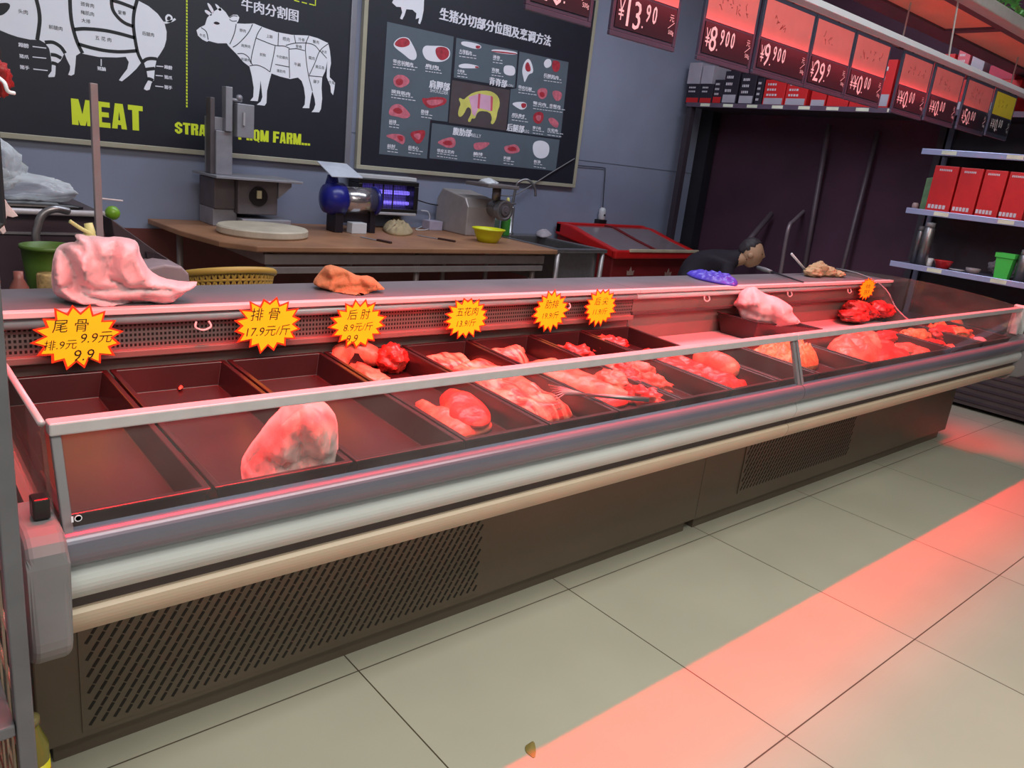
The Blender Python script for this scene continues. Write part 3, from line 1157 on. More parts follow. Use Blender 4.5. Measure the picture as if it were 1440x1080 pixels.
STARS = [((48, 173), (431, 517), 16, 'largest yellow star sign, leftmost on the counter lip, with handwritten 9.9', [('尾 骨', -.08, .18, .19, .15), ('排.9元', -.2, -.1, .15, .2), ('9.9元', .2, -.02, .17, .25), ('9.9', .05, -.28, .17, .2)]),
         ((330, 426), (420, 494), 16, 'yellow star sign reading 17.9 in front of the woven chair', [('排 骨', -.05, .2, .22, .15), ('17.9元/斤', 0, -.1, .19, .2)]),
         ((465, 543), (423, 489), 17, 'yellow star sign under the orange towel', [('后 肘', 0, .2, .2, .15), ('8.9元/斤', 0, -.05, .17, .2), ('9.9', -.1, -.28, .15, .2)]),
         ((626, 687), (419, 475), 17, 'yellow star sign under the lime bowl, standing alone mid counter', [('五花肉', 0, .15, .2, .15), ('13.9/斤', 0, -.12, .18, .2)]),
         ((750, 800), (410, 465), 17, 'yellow star sign left of its close neighbour at the case seam', [('肋排', 0, .17, .2, .15), ('19.9/斤', 0, -.1, .17, .2)]),
         ((822, 867), (407, 458), 17, 'yellow star sign right of its close neighbour, above the cut in the lip trim', [('后 尖', 0, .17, .2, .15), ('11.9/斤', 0, -.1, .17, .2)]),
         ((1208, 1231), (391, 421), 16, 'smallest yellow star sign, at the far right end of the lip', [('牛肉', 0, .1, .2, .15), ('39.9', 0, -.15, .2, .15)])]
for k, ((pa, pb), (qa, qb), sp, lab, lines) in enumerate(STARS):
    yy = 2.012
    c = at((pa + pb) / 2, (qa + qb) / 2, y=yy)
    l, r = at(pa, (qa + qb) / 2, y=yy), at(pb, (qa + qb) / 2, y=yy)
    u, d = at((pa + pb) / 2, qa, y=yy), at((pa + pb) / 2, qb, y=yy)
    star_sign(c.x, c.z, (r.x - l.x) * 1.02, (u.z - d.z) * 1.06, sp, lab, lines, yy, 0.1 + k * .07, k)

# ------------------------------------------------------------------ posters on the back wall
YP = 4.770
WALLN = (0, -1, 0)
M_board = mat('poster_black', srgb(34, 36, 48), 0.45, 0, 0.05)
M_frame = mat('poster_frame', srgb(176, 170, 150), 0.4, 0.1, 0.05)
M_framesilver = mat('poster_frame_silver', srgb(150, 150, 160), 0.35, 0.4, 0.05)
M_pig = mat('poster_pale', srgb(244, 244, 255), 0.5, 0, 0.02)


def P1(x, y):
    return at(x / 4.696, y / 4.696, y=YP)


def P2(x, y):
    return at(240 + x / 4.696, y / 4.696, y=YP)


def P3(x, y):
    return at(490 + x / 4.0, y / 4.0, y=YP)


def printed(mb, pts, lift=0.0012, sm=0):
    if sm:
        pts2 = smooth_poly([(p.x, p.z) for p in pts], sm)
        pts = [Vector((a, YP, b)) for a, b in pts2]
    return mb.prism([Vector((p.x, YP, p.z)) for p in pts], (0, -lift, 0))


def spread_line(pts, F, n=4):
    pts = [F(*p) for p in pts]
    fine = []
    for i in range(len(pts) - 1):
        p0, p1, p2, p3 = pts[max(i - 1, 0)], pts[i], pts[i + 1], pts[min(i + 2, len(pts) - 1)]
        for k in range(n):
            t = k / n
            fine.append(0.5 * ((2 * p1) + (p2 - p0) * t + (2 * p0 - 5 * p1 + 4 * p2 - p3) * t * t + (3 * p1 - p0 - 3 * p2 + p3) * t ** 3))
    fine.append(pts[-1])
    return fine


def lines_on(mb, F, specs, w, lift):
    for s in specs:
        pts = [p + Vector((0, -lift, 0)) for p in spread_line(s, F)]
        mb.strip(pts, w, WALLN, 0.0006)
    return mb


def caption(mb, F, s, x0, x1, y, lift=0.0014, bold=0.0, h=None, ym=None, hmax=None):
    """lettering between two crop positions"""
    a = F(x0, y)
    b = F(x1, ym if ym is not None else y)
    c = (a + b) / 2
    w = abs(b.x - a.x)
    if hmax:
        v, f, tw, th = text_shape(s, 0.0)
        if w / tw * th > hmax:
            h = hmax
    write(mb, s, Vector((c.x, YP, c.z)), w=w, h=h, nrm=WALLN, lift=lift, bold=bold)
    return mb


GLYPH = {   # heavy poster capitals, drawn on a unit square
    'M': [[(0, 0), (.3, 0), (.3, 1), (0, 1)], [(.7, 0), (1, 0), (1, 1), (.7, 1)], [(0, 1), (.34, 1), (.62, 0), (.38, 0)], [(.66, 1), (1, 1), (.62, 0), (.38, 0)]],
    'E': [[(0, 0), (.46, 0), (.46, 1), (0, 1)], [(.46, 0), (1, 0), (1, .2), (.46, .2)], [(.46, .41), (.92, .41), (.92, .6), (.46, .6)], [(.46, .8), (1, .8), (1, 1), (.46, 1)]],
    'F': [[(0, 0), (.46, 0), (.46, 1), (0, 1)], [(.46, .38), (.92, .38), (.92, .58), (.46, .58)], [(.46, .8), (1, .8), (1, 1), (.46, 1)]],
    'A': [[(0, 0), (.36, 0), (.56, 1), (.24, 1)], [(.64, 0), (1, 0), (.76, 1), (.44, 1)], [(.25, .16), (.75, .16), (.70, .34), (.30, .34)]],
    'T': [[(.28, 0), (.72, 0), (.72, .8), (.28, .8)], [(0, .8), (1, .8), (1, 1), (0, 1)]],
    'S': [[(0, .80), (.38, 1), (.66, 1), (1, .82), (1, .66), (.62, .66), (.55, .80), (.40, .78), (.40, .64), (1, .42), (1, .18), (.64, 0), (.36, 0), (0, .18), (0, .36), (.38, .36), (.45, .2), (.6, .22), (.6, .36), (0, .60)]],
    'R': [[(0, 0), (.42, 0), (.42, 1), (0, 1)], [(.42, .82), (.80, .82), (.96, .96), (.80, 1), (.42, 1)], [(.62, .50), (1, .58), (1, .90), (.80, 1), (.62, .9)], [(.42, .44), (.80, .44), (.98, .56), (.62, .62), (.42, .60)], [(.60, 0), (1, 0), (.98, .40), (.80, .50), (.56, .46)]],
    'I': [[(.2, 0), (.8, 0), (.8, 1), (.2, 1)]],
    'G': [[(0, .15), (.3, 0), (.42, 0), (.42, 1), (.3, 1), (0, .85)], [(.42, .8), (1, .66), (1, .85), (.7, 1), (.42, 1)], [(.42, 0), (1, 0), (1, .5), (.52, .5), (.52, .34), (.62, .34), (.62, .2), (.42, .2)]],
    'H': [[(0, 0), (.38, 0), (.38, 1), (0, 1)], [(.62, 0), (1, 0), (1, 1), (.62, 1)], [(.38, .4), (.62, .4), (.62, .6), (.38, .6)]],
    'Q': [[(0, .15), (.3, 0), (.4, 0), (.4, 1), (.3, 1), (0, .85)], [(.6, 0), (.7, 0), (1, .15), (1, .85), (.7, 1), (.6, 1)], [(.4, .82), (.6, .82), (.6, 1), (.4, 1)], [(.4, 0), (.6, 0), (.6, .18), (.4, .18)], [(.55, .12), (.72, .2), (1, -.08), (.80, -.12)]],
    '.': [[(0, 0), (1, 0), (1, .2), (0, .2)]]}


def block_word(word, a, b, h, parent, m):
    """a word of heavy capitals between wall points a (lower left) and b (lower right)"""
    wid = {'M': 1.35, 'I': .6, '.': .42, ' ': .5}
    gap = .10
    total = sum(wid.get(c, 1.0) + gap for c in word) - gap
    unit = (b.x - a.x) / total
    x = a.x
    mb = MB()
    for ch in word:
        w = wid.get(ch, 1.0) * unit
        for i, poly in enumerate(GLYPH.get(ch, [])):
            f = (x - a.x) / max(b.x - a.x, 1e-6)
            z0 = a.z + (b.z - a.z) * f
            mb.prism([(x + p[0] * w, YP, z0 + p[1] * h) for p in poly], (0, -.0012 - .00004 * i, 0))
        x += w + gap * unit
    return mb.build('lettering', m, parent)


def lettering(F, s, x0, x1, y, lift, m, parent, **kw):
    return caption(MB(), F, s, x0, x1, y, lift, **kw).build('lettering', m, parent)


lp = thing('meat_chart_poster', 'black wall poster with white pig and white cow cut diagrams and the word MEAT', 'poster', (1.2, YB, 1.19), 'cut charts on the back wall')
lpb = MB().box(-0.9, 2.622, YP, YP + .025, 1.205, 2.62).build('board', M_board, lp)
MB().box(-0.9, 2.65, YP - .008, YP + .028, 1.178, 1.206).build('bottom_frame', M_frame, lp, bevel=.003)
MB().box(2.615, 2.655, YP - .010, YP + .028, 1.178, 2.63).build('side_frame', M_framesilver, lp, bevel=.003)
PIG = [(1085, 150), (1100, 210), (1098, 262), (1085, 310), (1060, 352), (1035, 388), (1022, 450), (1016, 530), (1000, 548), (988, 592), (968, 598), (950, 588), (956, 570), (978, 530), (968, 470), (948, 405), (935, 410), (900, 455), (850, 502), (805, 537), (785, 530), (802, 505), (840, 455), (850, 410), (830, 375), (770, 380), (650, 376), (560, 358), (530, 350), (502, 368), (497, 430), (490, 490), (470, 500), (450, 494), (462, 462), (463, 436), (440, 390), (425, 352), (400, 402), (368, 430), (365, 490), (360, 508), (320, 510), (318, 500), (340, 470), (342, 430), (336, 380), (325, 322), (300, 287), (262, 264), (200, 262), (120, 245), (60, 225), (0, 200), (-90, 190), (-200, 215), (-235, 150), (-215, 60), (-150, -40), (-60, -110), (60, -150), (250, -190), (480, -210), (700, -180), (830, -90), (905, 0), (980, 40), (1040, 90)]
mb = MB()
printed(mb, [P1(*p) for p in PIG])
mb.strip([p + Vector((0, 0, 0)) for p in spread_line([(1082, 150), (1105, 148), (1130, 135), (1132, 112), (1112, 100), (1097, 115), (1102, 138), (1130, 140), (1158, 125)], P1)], .010, WALLN)
mb.build('pig_print', M_pig, lpb)
mb = MB()
lines_on(mb, P1, [[(235, -20), (255, 60), (262, 130), (255, 200), (245, 264)], [(460, -60), (465, 80), (480, 180), (510, 280), (545, 352)], [(490, 195), (560, 190), (680, 200), (780, 220), (890, 250)],
                  [(515, 290), (600, 315), (700, 335), (800, 342), (905, 335)], [(735, -40), (740, 50), (770, 105), (820, 150), (880, 175)], [(738, 2), (800, 20), (890, 55)],
                  [(905, 0), (885, 80), (880, 160), (890, 250), (910, 350), (940, 412)], [(938, 412), (965, 392), (1000, 386), (1036, 390)], [(296, 280), (350, 280), (400, 310), (430, 352)],
                  [(335, 360), (370, 366), (405, 385)], [(340, 415), (362, 420), (382, 430)], [(958, 460), (990, 455), (1022, 452)], [(968, 520), (990, 522), (1012, 532)]], .017, .0013)
printed(mb, [P1(*p) + Vector((0, 0, 0)) for p in [(-60, 30), (0, 20), (55, 18), (70, 40), (50, 75), (10, 105), (-50, 100)]], .0022, 2)
for s, x0, x1, y, ym in (('头肉', 120, 183, 75, 80), ('前腿肉', 322, 412, 178, 188), ('颈背肉', 532, 620, 28, 36), ('梅肌肉', 532, 620, 82, 92), ('大排', 538, 596, 136, 140), ('里脊', 778, 832, 80, 88), ('五 花 肉', 628, 734, 248, 264), ('后腿肉', 938, 1016, 218, 232)):
    lettering(P1, s, x0, x1, y, .0024, M_blackink, lpb, ym=ym)
mb.build('pig_cut_lines', M_black, lpb)
mb = MB()
for s, x0, x1, y, ym in (('蹄膀', 122, 188, 297, 302), ('猪爪', 128, 188, 370, 376), ('猪手', 132, 192, 442, 449), ('蹄膀', 1085, 1136, 442, 448), ('猪爪', 1085, 1136, 508, 514), ('猪手', 1085, 1136, 574, 580), ('猪腩', 643, 698, 450, 458)):
    lettering(P1, s, x0, x1, y, .0012, M_white, lpb, ym=ym, bold=.03)
lines_on(mb, P1, [[(215, 307), (305, 318)], [(215, 376), (305, 385)], [(220, 456), (315, 466)], [(668, 390), (668, 436)], [(1032, 436), (1078, 440)], [(1028, 498), (1075, 502)], [(1025, 568), (1078, 574)]], .005, .0003)
lettering(P2, '牛肉分割图', 468, 842, 35, .0012, M_white, lpb, bold=.02, ym=98)
mb.build('leader_lines', M_white, lpb)
COW = [(170, 200), (190, 183), (226, 165), (240, 120), (258, 98), (290, 72), (330, 50), (362, 80), (385, 115), (412, 97), (440, 98), (453, 116), (445, 140), (435, 154), (490, 157), (550, 155), (610, 180), (700, 212), (800, 230), (910, 235), (970, 252), (1040, 285), (1050, 330), (1056, 380), (1058, 420), (1050, 460), (1050, 510), (1085, 545), (1080, 590), (1072, 628), (1058, 610), (1055, 570), (1030, 510), (1032, 440), (1035, 395), (1030, 425), (1020, 470), (1000, 512), (996, 580), (1000, 650), (992, 720), (980, 742), (930, 740), (945, 722), (955, 690), (950, 650), (935, 602), (926, 640), (916, 700), (915, 715), (870, 713), (885, 690), (888, 640), (880, 580), (865, 535), (840, 512), (790, 522), (720, 505), (665, 485), (650, 540), (636, 600), (632, 680), (620, 698), (568, 692), (595, 670), (605, 640), (599, 580), (593, 530), (589, 580), (580, 640), (575, 668), (525, 665), (545, 640), (548, 580), (535, 500), (520, 440), (480, 410), (430, 352), (380, 302), (370, 286), (310, 286), (250, 270), (240, 276), (210, 262), (180, 235)]
mb = MB()
printed(mb, [P2(*p) for p in COW])
for hrn in ([(240, 15), (262, 30), (288, 75), (275, 92), (248, 45)], [(288, 22), (310, 32), (340, 68), (318, 74)], [(222, 65), (245, 68), (276, 96), (262, 106), (230, 86)]):
    printed(mb, [P2(*p) for p in hrn], .0012, 1)
mb.build('cow_print', M_pig, lpb)
mb = MB()
lines_on(mb, P2, [[(432, 158), (420, 220), (390, 292)], [(540, 160), (510, 220), (450, 285), (410, 312)], [(600, 180), (570, 230), (545, 320), (530, 400), (540, 430)], [(560, 250), (620, 275), (690, 300), (750, 305), (785, 320)],
                  [(712, 216), (708, 300)], [(690, 300), (680, 360), (665, 430), (655, 475)], [(815, 232), (825, 285)], [(760, 300), (820, 285), (900, 285), (950, 300), (985, 340)], [(780, 325), (830, 322), (885, 335)],
                  [(780, 325), (785, 515)], [(690, 425), (780, 442)], [(912, 237), (890, 300), (895, 400), (910, 500), (935, 600)], [(1042, 288), (985, 335), (950, 420), (915, 495)], [(985, 335), (1030, 385)], [(910, 500), (1000, 508)],
                  [(440, 355), (480, 355), (515, 380), (530, 420)], [(520, 435), (570, 430), (620, 450), (655, 475)], [(200, 182), (235, 210), (247, 262)]], .0045, .0013)
printed(mb, [P2(*p) for p in [(280, 150), (300, 140), (328, 154), (312, 164), (292, 160)]], .002, 1)
lines_on(mb, P2, [[(388, 118), (412, 104), (440, 108)], [(388, 128), (408, 140), (436, 138)]], .004, .0013)
for s, x0, x1, y in (('脖肉', 455, 495, 200), ('肩胛肉', 465, 525, 302), ('前腱肉', 465, 522, 392), ('上脑', 632, 672, 238), ('眼肉', 740, 785, 257), ('外脊', 843, 885, 260), ('里脊', 825, 866, 306), ('臀肉', 938, 978, 275), ('前胸', 588, 626, 360), ('牛肋腹肉', 698, 772, 376), ('腹肋肉', 700, 756, 468), ('牛腩', 815, 858, 424), ('霖肉', 910, 950, 382), ('米龙', 995, 1030, 340), ('黄瓜条', 955, 1015, 442), ('腱子', 942, 982, 538), ('牛尾', 1042, 1082, 543), ('牛舌', 190, 230, 232)):
    lettering(P2, s, x0, x1, y, .002, M_blackink, lpb, ym=y + 4)
mb.build('cow_cut_lines', M_black, lpb)
mb = MB()
hM = abs(P1(500, 648).z - P1(500, 820).z)
block_word('MEAT', P1(476, 822), P1(945, 865), hM, lpb, M_lime)
hS = abs(P2(100, 802).z - P2(100, 882).z)
block_word('STRAIGHT F', P2(28, 880), P2(490, 925), hS * .95, lpb, M_lime)
block_word('..QM FARM...', P2(500, 925), P2(920, 962), hS, lpb, M_lime)
mb = MB()
y = -20
while y < 700:      # dashed divider
    lines_on(mb, P2, [[(106, y), (107, y + 15)]], .008, .0002)
    y += 21
mb.build('dashed_divider', M_lime, lpb)
mb = MB()
for k in range(3):
    lines_on(mb, P2, [[(815 + k * 50, 2 + k * 12), (850 + k * 50, 11 + k * 12)]], .006, .0002)
lines_on(mb, P2, [[(957, -25), (955, 38)]], .006, .0002)
mb.build('dashed_box', M_lime, lpb)

rp = thing('meat_chart_poster', 'black wall poster with grey panels of pork cut pictures around a yellow pig', 'poster', (3.75, YB, 1.19), 'cut charts on the back wall')
rpb = MB().box(2.735, 4.765, YP, YP + .025, 1.205, 2.62).build('board', M_board, rp)
MB().box(2.705, 4.795, YP - .008, YP + .028, 1.178, 1.206).build('bottom_frame', M_frame, rp, bevel=.003)
for xa in (2.705, 4.765):
    MB().box(xa, xa + .03, YP - .008, YP + .028, 1.206, 2.63).build('side_frame', M_frame, rp, bevel=.003)
M_panel = mat('panel_grey_print', srgb(92, 104, 116), 0.45, 0, 0.04)
mb = MB()
for pan in ([(218, 122), (592, 206), (557, 685), (460, 674), (441, 893), (172, 866)], [(607, 212), (952, 286), (936, 493), (592, 436)], [(962, 290), (1238, 350), (1192, 777), (893, 738), (912, 502), (945, 497)], [(470, 692), (1188, 786), (1165, 962), (455, 890)]):
    printed(MB(), [P3(*p) for p in pan], .0008).build('printed_panel', M_panel, rpb)

printed(MB(), [P3(*p) for p in [(583, 450), (908, 506), (886, 735), (564, 690)]], .0008).build('centre_panel', mat('panel_brown_print', srgb(84, 74, 78), .45), rpb)
mb = MB()
lettering(P3, '生猪分切部分位图及烹调方法', 514, 1138, 84, .0012, M_white, rpb, bold=.035, h=P3(800, 112).z - P3(800, 178).z, ym=224)
for s, x0, x1, y, ym in (('肩胛部', 455, 568, 472, 490), ('背脊部', 792, 890, 455, 472), ('腹肋部', 588, 690, 735, 752), ('后腿部', 892, 986, 712, 730)):
    lettering(P3, s, x0, x1, y, .002, M_white, rpb, bold=.03, ym=ym)
for s, x0, x1, y, ym in (('SHOULDER', 458, 560, 508, 524), ('LOIN', 892, 925, 478, 484), ('BELLY', 692, 745, 758, 768), ('LEG', 988, 1015, 736, 742)):
    lettering(P3, s, x0, x1, y, .002, M_white, rpb, ym=ym)
CAP = [(250, 362, 345, 362, '带皮前腿肉'), (432, 505, 368, 380, '肩肉'), (240, 345, 515, 528, '颈背肌肉'), (408, 450, 625, 632, '肋排'), (228, 268, 680, 688, '前排'), (218, 262, 818, 826, '前肘'), (336, 394, 826, 836, '前夹心'),
       (622, 692, 284, 300, '大排肌肉'), (812, 852, 318, 326, '通脊'), (612, 652, 396, 404, '小里脊'), (805, 846, 390, 398, '背膘'), (955, 1030, 488, 502, '带皮后腿'), (1098, 1180, 420, 438, '后腿肌肉'), (1038, 1110, 578, 590, '臀尖肉'), (1130, 1190, 590, 604, '坐臀肉'), (918, 990, 642, 656, '后肘'), (1036, 1080, 716, 724, '弹子肉'), (1118, 1175, 726, 738, '元宝肉'),
       (498, 592, 846, 856, '带皮五花肉'), (702, 754, 862, 870, '腩排'), (872, 910, 886, 892, '奶脯'), (1042, 1078, 905, 912, '板油')]
rnd = random.Random(2)
for x0, x1, y, ym, s in CAP:
    lettering(P3, s, x0, x1, y, .002, M_white, rpb, ym=ym, hmax=.024, bold=.02)
    mb = MB()
    for k in (1, 2):        # two small lines of print under every name
        x = x0
        while x < x1 + 15:
            L = rnd.uniform(8, 20)
            lines_on(mb, P3, [[(x, y + 16 * k + (x - x0) * .14), (x + L, y + 16 * k + (x + L - x0) * .14)]], .0045, .0014)
            x += L + 5
    mb.build('small_print', M_white, rpb)
M_pinkprint = mat('printed_meat_pink', srgb(206, 110, 128), .5, 0, .25, 30)
M_redprint = mat('printed_meat_red', srgb(176, 52, 66), .5, 0, .3, 34)
PICS = [('leg', [(250, 250), (265, 225), (295, 208), (335, 210), (355, 240), (385, 300), (380, 335), (350, 340), (310, 305), (265, 272)], 0, [(255, 245), (290, 212), (335, 215), (350, 250), (310, 268), (270, 262)]),
        ('shoulder', [(414, 280), (430, 255), (470, 258), (530, 258), (570, 275), (572, 320), (540, 345), (500, 350), (440, 340), (420, 310)], 0, [(488, 265), (540, 262), (568, 285), (562, 325), (520, 345), (490, 310)]),
        ('cut', [(250, 440), (275, 418), (320, 425), (348, 455), (330, 480), (290, 496), (255, 480)], 1, [(262, 450), (290, 438), (310, 455), (300, 480), (270, 480)]),
        ('ribs', [(412, 548), (440, 555), (470, 545), (552, 548), (550, 585), (500, 600), (455, 614), (418, 580)], 2, [(430, 565), (480, 560), (540, 560), (520, 585), (460, 598)]),
        ('cut', [(225, 625), (245, 590), (290, 582), (330, 620), (352, 650), (320, 670), (270, 655), (230, 650)], 1, [(240, 620), (280, 600), (310, 630), (280, 645)]),
        ('hock', [(202, 765), (240, 752), (300, 755), (322, 775), (310, 815), (285, 805), (255, 785)], 1, [(270, 760), (310, 765), (305, 800), (280, 785)]),
        ('cut', [(340, 745), (395, 732), (436, 732), (425, 780), (395, 815), (365, 790)], 2, [(360, 755), (410, 745), (400, 790), (380, 780)]),
        ('loin', [(635, 232), (680, 235), (740, 250), (750, 270), (720, 278), (660, 262), (632, 250)], 0, [(715, 255), (745, 258), (735, 275), (715, 272)]),
        ('loin', [(805, 274), (950, 290), (948, 312), (805, 294)], 0, [(806, 284), (949, 300), (948, 308), (806, 292)]),
        ('loin', [(617, 365), (660, 355), (730, 370), (735, 384), (680, 385), (622, 382)], 0, [(710, 372), (732, 374), (730, 383), (712, 382)]),
        ('fat', [(872, 375), (890, 366), (936, 372), (938, 420), (910, 428), (872, 415)], 0, None),
        ('leg', [(975, 400), (985, 355), (1010, 325), (1030, 350), (1042, 410), (1015, 415), (1002, 440), (990, 468), (984, 440)], 0, [(990, 370), (1010, 340), (1030, 400), (1000, 405)]),
        ('leg', [(1098, 350), (1115, 330), (1140, 335), (1142, 370), (1115, 385), (1100, 372)], 0, None), ('cut', [(1145, 345), (1165, 338), (1190, 350), (1190, 390), (1165, 410), (1145, 390)], 2, None),
        ('cut', [(1060, 510), (1085, 492), (1120, 500), (1115, 545), (1085, 562), (1065, 540)], 1, [(1070, 520), (1100, 515), (1105, 545), (1080, 548)]),
        ('cut', [(1145, 512), (1175, 508), (1203, 525), (1195, 560), (1170, 572), (1150, 545)], 1, None),
        ('hock', [(915, 582), (950, 572), (1000, 575), (1003, 605), (975, 620), (945, 605)], 0, [(968, 580), (1000, 580), (998, 605), (975, 610)]),
        ('cut', [(1035, 655), (1055, 628), (1095, 630), (1098, 670), (1075, 700), (1045, 690)], 2, [(1050, 650), (1085, 645), (1080, 680), (1060, 680)]),
        ('cut', [(1122, 665), (1150, 660), (1185, 690), (1175, 722), (1150, 712), (1130, 690)], 1, None),
        ('belly', [(495, 800), (540, 778), (598, 768), (605, 825), (560, 835), (520, 815)], 1, [(520, 800), (570, 785), (590, 815), (550, 820)]),
        ('belly', [(702, 805), (740, 800), (800, 800), (780, 825), (740, 845), (705, 840)], 1, None),
        ('belly', [(868, 825), (910, 815), (945, 810), (970, 850), (930, 865), (890, 862)], 1, [(890, 830), (935, 822), (950, 848), (905, 852)]),
        ('lard', [(1035, 810), (1060, 790), (1100, 792), (1130, 815), (1128, 865), (1105, 890), (1065, 892), (1038, 865)], 0, None)]
for nm, poly, kind, inner in PICS:
    mb = MB()
    printed(mb, [P3(*p) for p in poly], .0016, 2)
    ms = [(M_white, M_pinkprint, M_redprint)[kind]]
    if inner:
        mb.slot(1)
        printed(mb, [P3(*p) for p in inner], .0022, 2)
        ms.append(M_redprint if kind < 2 else M_pinkprint)
    mb.build('printed_' + nm + '_picture', ms, rpb)
YPIG = [(615, 650), (620, 610), (632, 585), (620, 560), (625, 548), (648, 562), (665, 545), (700, 520), (760, 508), (810, 515), (845, 545), (852, 590), (838, 625), (832, 665), (815, 700), (798, 695), (808, 665), (795, 630), (740, 622), (720, 640), (712, 668), (692, 665), (685, 688), (668, 682), (690, 640), (688, 610), (668, 600), (650, 640), (630, 660)]
printed(MB(), [P3(*p) for p in YPIG], .0016, 1).build('yellow_pig_print', mat('pig_yellow', srgb(216, 210, 110), .5), rpb)
mb = MB()
printed(mb, [P3(*p) for p in [(675, 545), (730, 528), (728, 610), (712, 655), (695, 640), (690, 600)]], .0022)
printed(mb, [P3(*p) for p in [(742, 528), (805, 540), (800, 625), (736, 608)]], .0022)
mb.slot(1)
printed(mb, [P3(*p) for p in [(730, 526), (742, 528), (736, 612), (724, 608)]], .0026)
printed(mb, [P3(*p) for p in [(800, 540), (812, 545), (808, 625), (798, 622)]], .0026)
mb.build('pig_section_print', [mat('pig_pink', srgb(222, 170, 200), .5), mat('pig_magenta', srgb(210, 90, 110), .5)], rpb)
mb = MB()
printed(mb, [P3(*p) for p in [(245, 15), (262, -20), (330, -60), (400, -50), (425, 0), (422, 60), (412, 110), (402, 136), (392, 130), (398, 100), (378, 108), (382, 75), (360, 55), (325, 52), (315, 85), (302, 110), (290, 104), (302, 70), (295, 40), (270, 38)]], .0012)
mb.build('white_pig_print', M_pig, rpb)

# ------------------------------------------------------------------ wooden work table, sink
M_wood = mat('table_wood', srgb(158, 112, 82), 0.5, 0, 0.25, 3.5, 0.1, 20)
M_tsteel = mat('table_steel', srgb(150, 140, 138), 0.4, 0.5, 0.1)
tb = thing('work_table', 'long wooden-topped work table on a steel frame against the back wall', 'table', (2.5, 4.25, 0))
MB().prism([(1.38, 4.78, .77), (1.40, 4.30, .77), (1.47, 3.92, .77), (1.60, 3.76, .77), (3.70, 3.76, .77), (3.70, 4.78, .77)], (0, 0, .03)).build('table_top', M_wood, tb, bevel=.006)
MB().box(1.66, 3.62, 3.80, 3.83, .70, .755).box(1.66, 3.60, 3.785, 3.81, .655, .69).build('apron', M_tsteel, tb, bevel=.004)
MB().box(1.66, 3.62, 4.66, 4.69, .70, .768).box(1.66, 1.70, 3.83, 4.66, .70, .768).box(3.58, 3.62, 3.83, 4.66, .70, .768).build('frame', M_tsteel, tb)
for lx, ly in ((1.70, 3.84), (2.62, 3.84), (3.56, 3.84), (1.50, 4.60), (2.62, 4.64), (3.40, 4.64)):
    MB().tube([(lx, ly, 0), (lx, ly, .768)], .018, 12).build('leg', M_tsteel, tb, smooth=True)
sk = thing('sink', 'stainless steel sink on legs at the right end of the wooden work table', 'sink', (3.98, 4.15, 0))
mb = MB()
mb.box(3.73, 4.24, 3.80, 3.85, .775, .80).box(3.73, 4.24, 4.48, 4.62, .775, .80).box(3.73, 3.78, 3.85, 4.48, .775, .80).box(4.19, 4.24, 3.85, 4.48, .775, .80)
mb.build('rim', M_steel, sk, bevel=.004)
mb = MB()
mb.box(3.78, 3.785, 3.85, 4.48, .55, .79).box(4.185, 4.19, 3.85, 4.48, .55, .79).box(3.785, 4.185, 3.85, 3.855, .55, .79).box(3.785, 4.185, 4.475, 4.48, .55, .79).box(3.785, 4.185, 3.855, 4.475, .55, .555)
mb.build('bowl', M_steel, sk)
for lx in (3.76, 4.21):
    for ly in (3.82, 4.58):
        MB().tube([(lx, ly, 0), (lx, ly, .775)], .017, 12).build('leg', M_tsteel, sk, smooth=True)
MB().tube([(3.76, 3.82, .50), (4.21, 3.82, .50)], .013, 10).build('stretcher', M_tsteel, sk, smooth=True)
f = thing('faucet', 'tall gooseneck tap over the steel sink', 'tap', (3.93, 4.55, .80))
MB().lathe([(.034, .80), (.034, .815), (.024, .82), (.024, 1.0), (.020, 1.01)], (3.93, 4.55, 0), 16).build('body', M_steel, f, smooth=True)
wire([(3.93, 4.55, 1.0), (3.945, 4.55, 1.12), (3.96, 4.54, 1.19), (4.03, 4.52, 1.215), (4.09, 4.50, 1.17), (4.105, 4.49, 1.10)], .010, 'spout', M_steel, f)
c = at(766, 330, z=.8)
t, _ = slab_at('dish_rag', 'crumpled grey rag on the rear rim of the sink', 'rag', [(752, 328), (768, 326), (778, 331), (768, 335), (755, 333)], .80, .035, mat('grey_rag', srgb(170, 160, 166), .9), 101, .6, zfun=lambda x, y: .80)
# ------------------------------------------------------------------ bone saw
M_sawsteel = mat('saw_steel', srgb(150, 148, 156), 0.42, 0.2, 0.1, 14)
M_sawdark = mat('saw_dark', srgb(96, 88, 92), 0.5, 0.1, 0.12)
sw = thing('bone_saw', 'steel bone saw with tall column on the left end of the work table', 'machine', (1.84, 4.55, .80))
MB().box(1.66, 1.78, 4.50, 4.74, .90, 1.07).box(1.78, 2.02, 4.46, 4.74, .88, 1.075).build('body', M_sawdark, sw, bevel=.006)
MB().box(1.80, 2.10, 4.44, 4.74, .80, .855).box(1.66, 1.80, 4.52, 4.74, .80, .90).build('foot', M_sawsteel, sw, bevel=.005)
MB().box(1.62, 2.13, 4.36, 4.74, 1.078, 1.092).build('saw_table', M_sawsteel, sw, bevel=.003)
MB().prism([(2.02, 4.45, 1.078), (2.10, 4.45, 1.078), (2.10, 4.45, 1.05), (2.02, 4.45, .98)], (0, .25, 0)).build('bracket', M_sawsteel, sw)
MB().box(1.638, 1.664, 4.50, 4.57, 1.092, 1.50).build('column_back', M_sawdark, sw, bevel=.004)
MB().box(1.662, 1.755, 4.48, 4.66, 1.092, 1.33).build('column', M_sawsteel, sw, bevel=.004)
MB().box(1.708, 1.746, 4.46, 4.52, 1.33, 1.565).box(1.662, 1.708, 4.50, 4.66, 1.33, 1.40).build('guide', M_sawsteel, sw, bevel=.003)
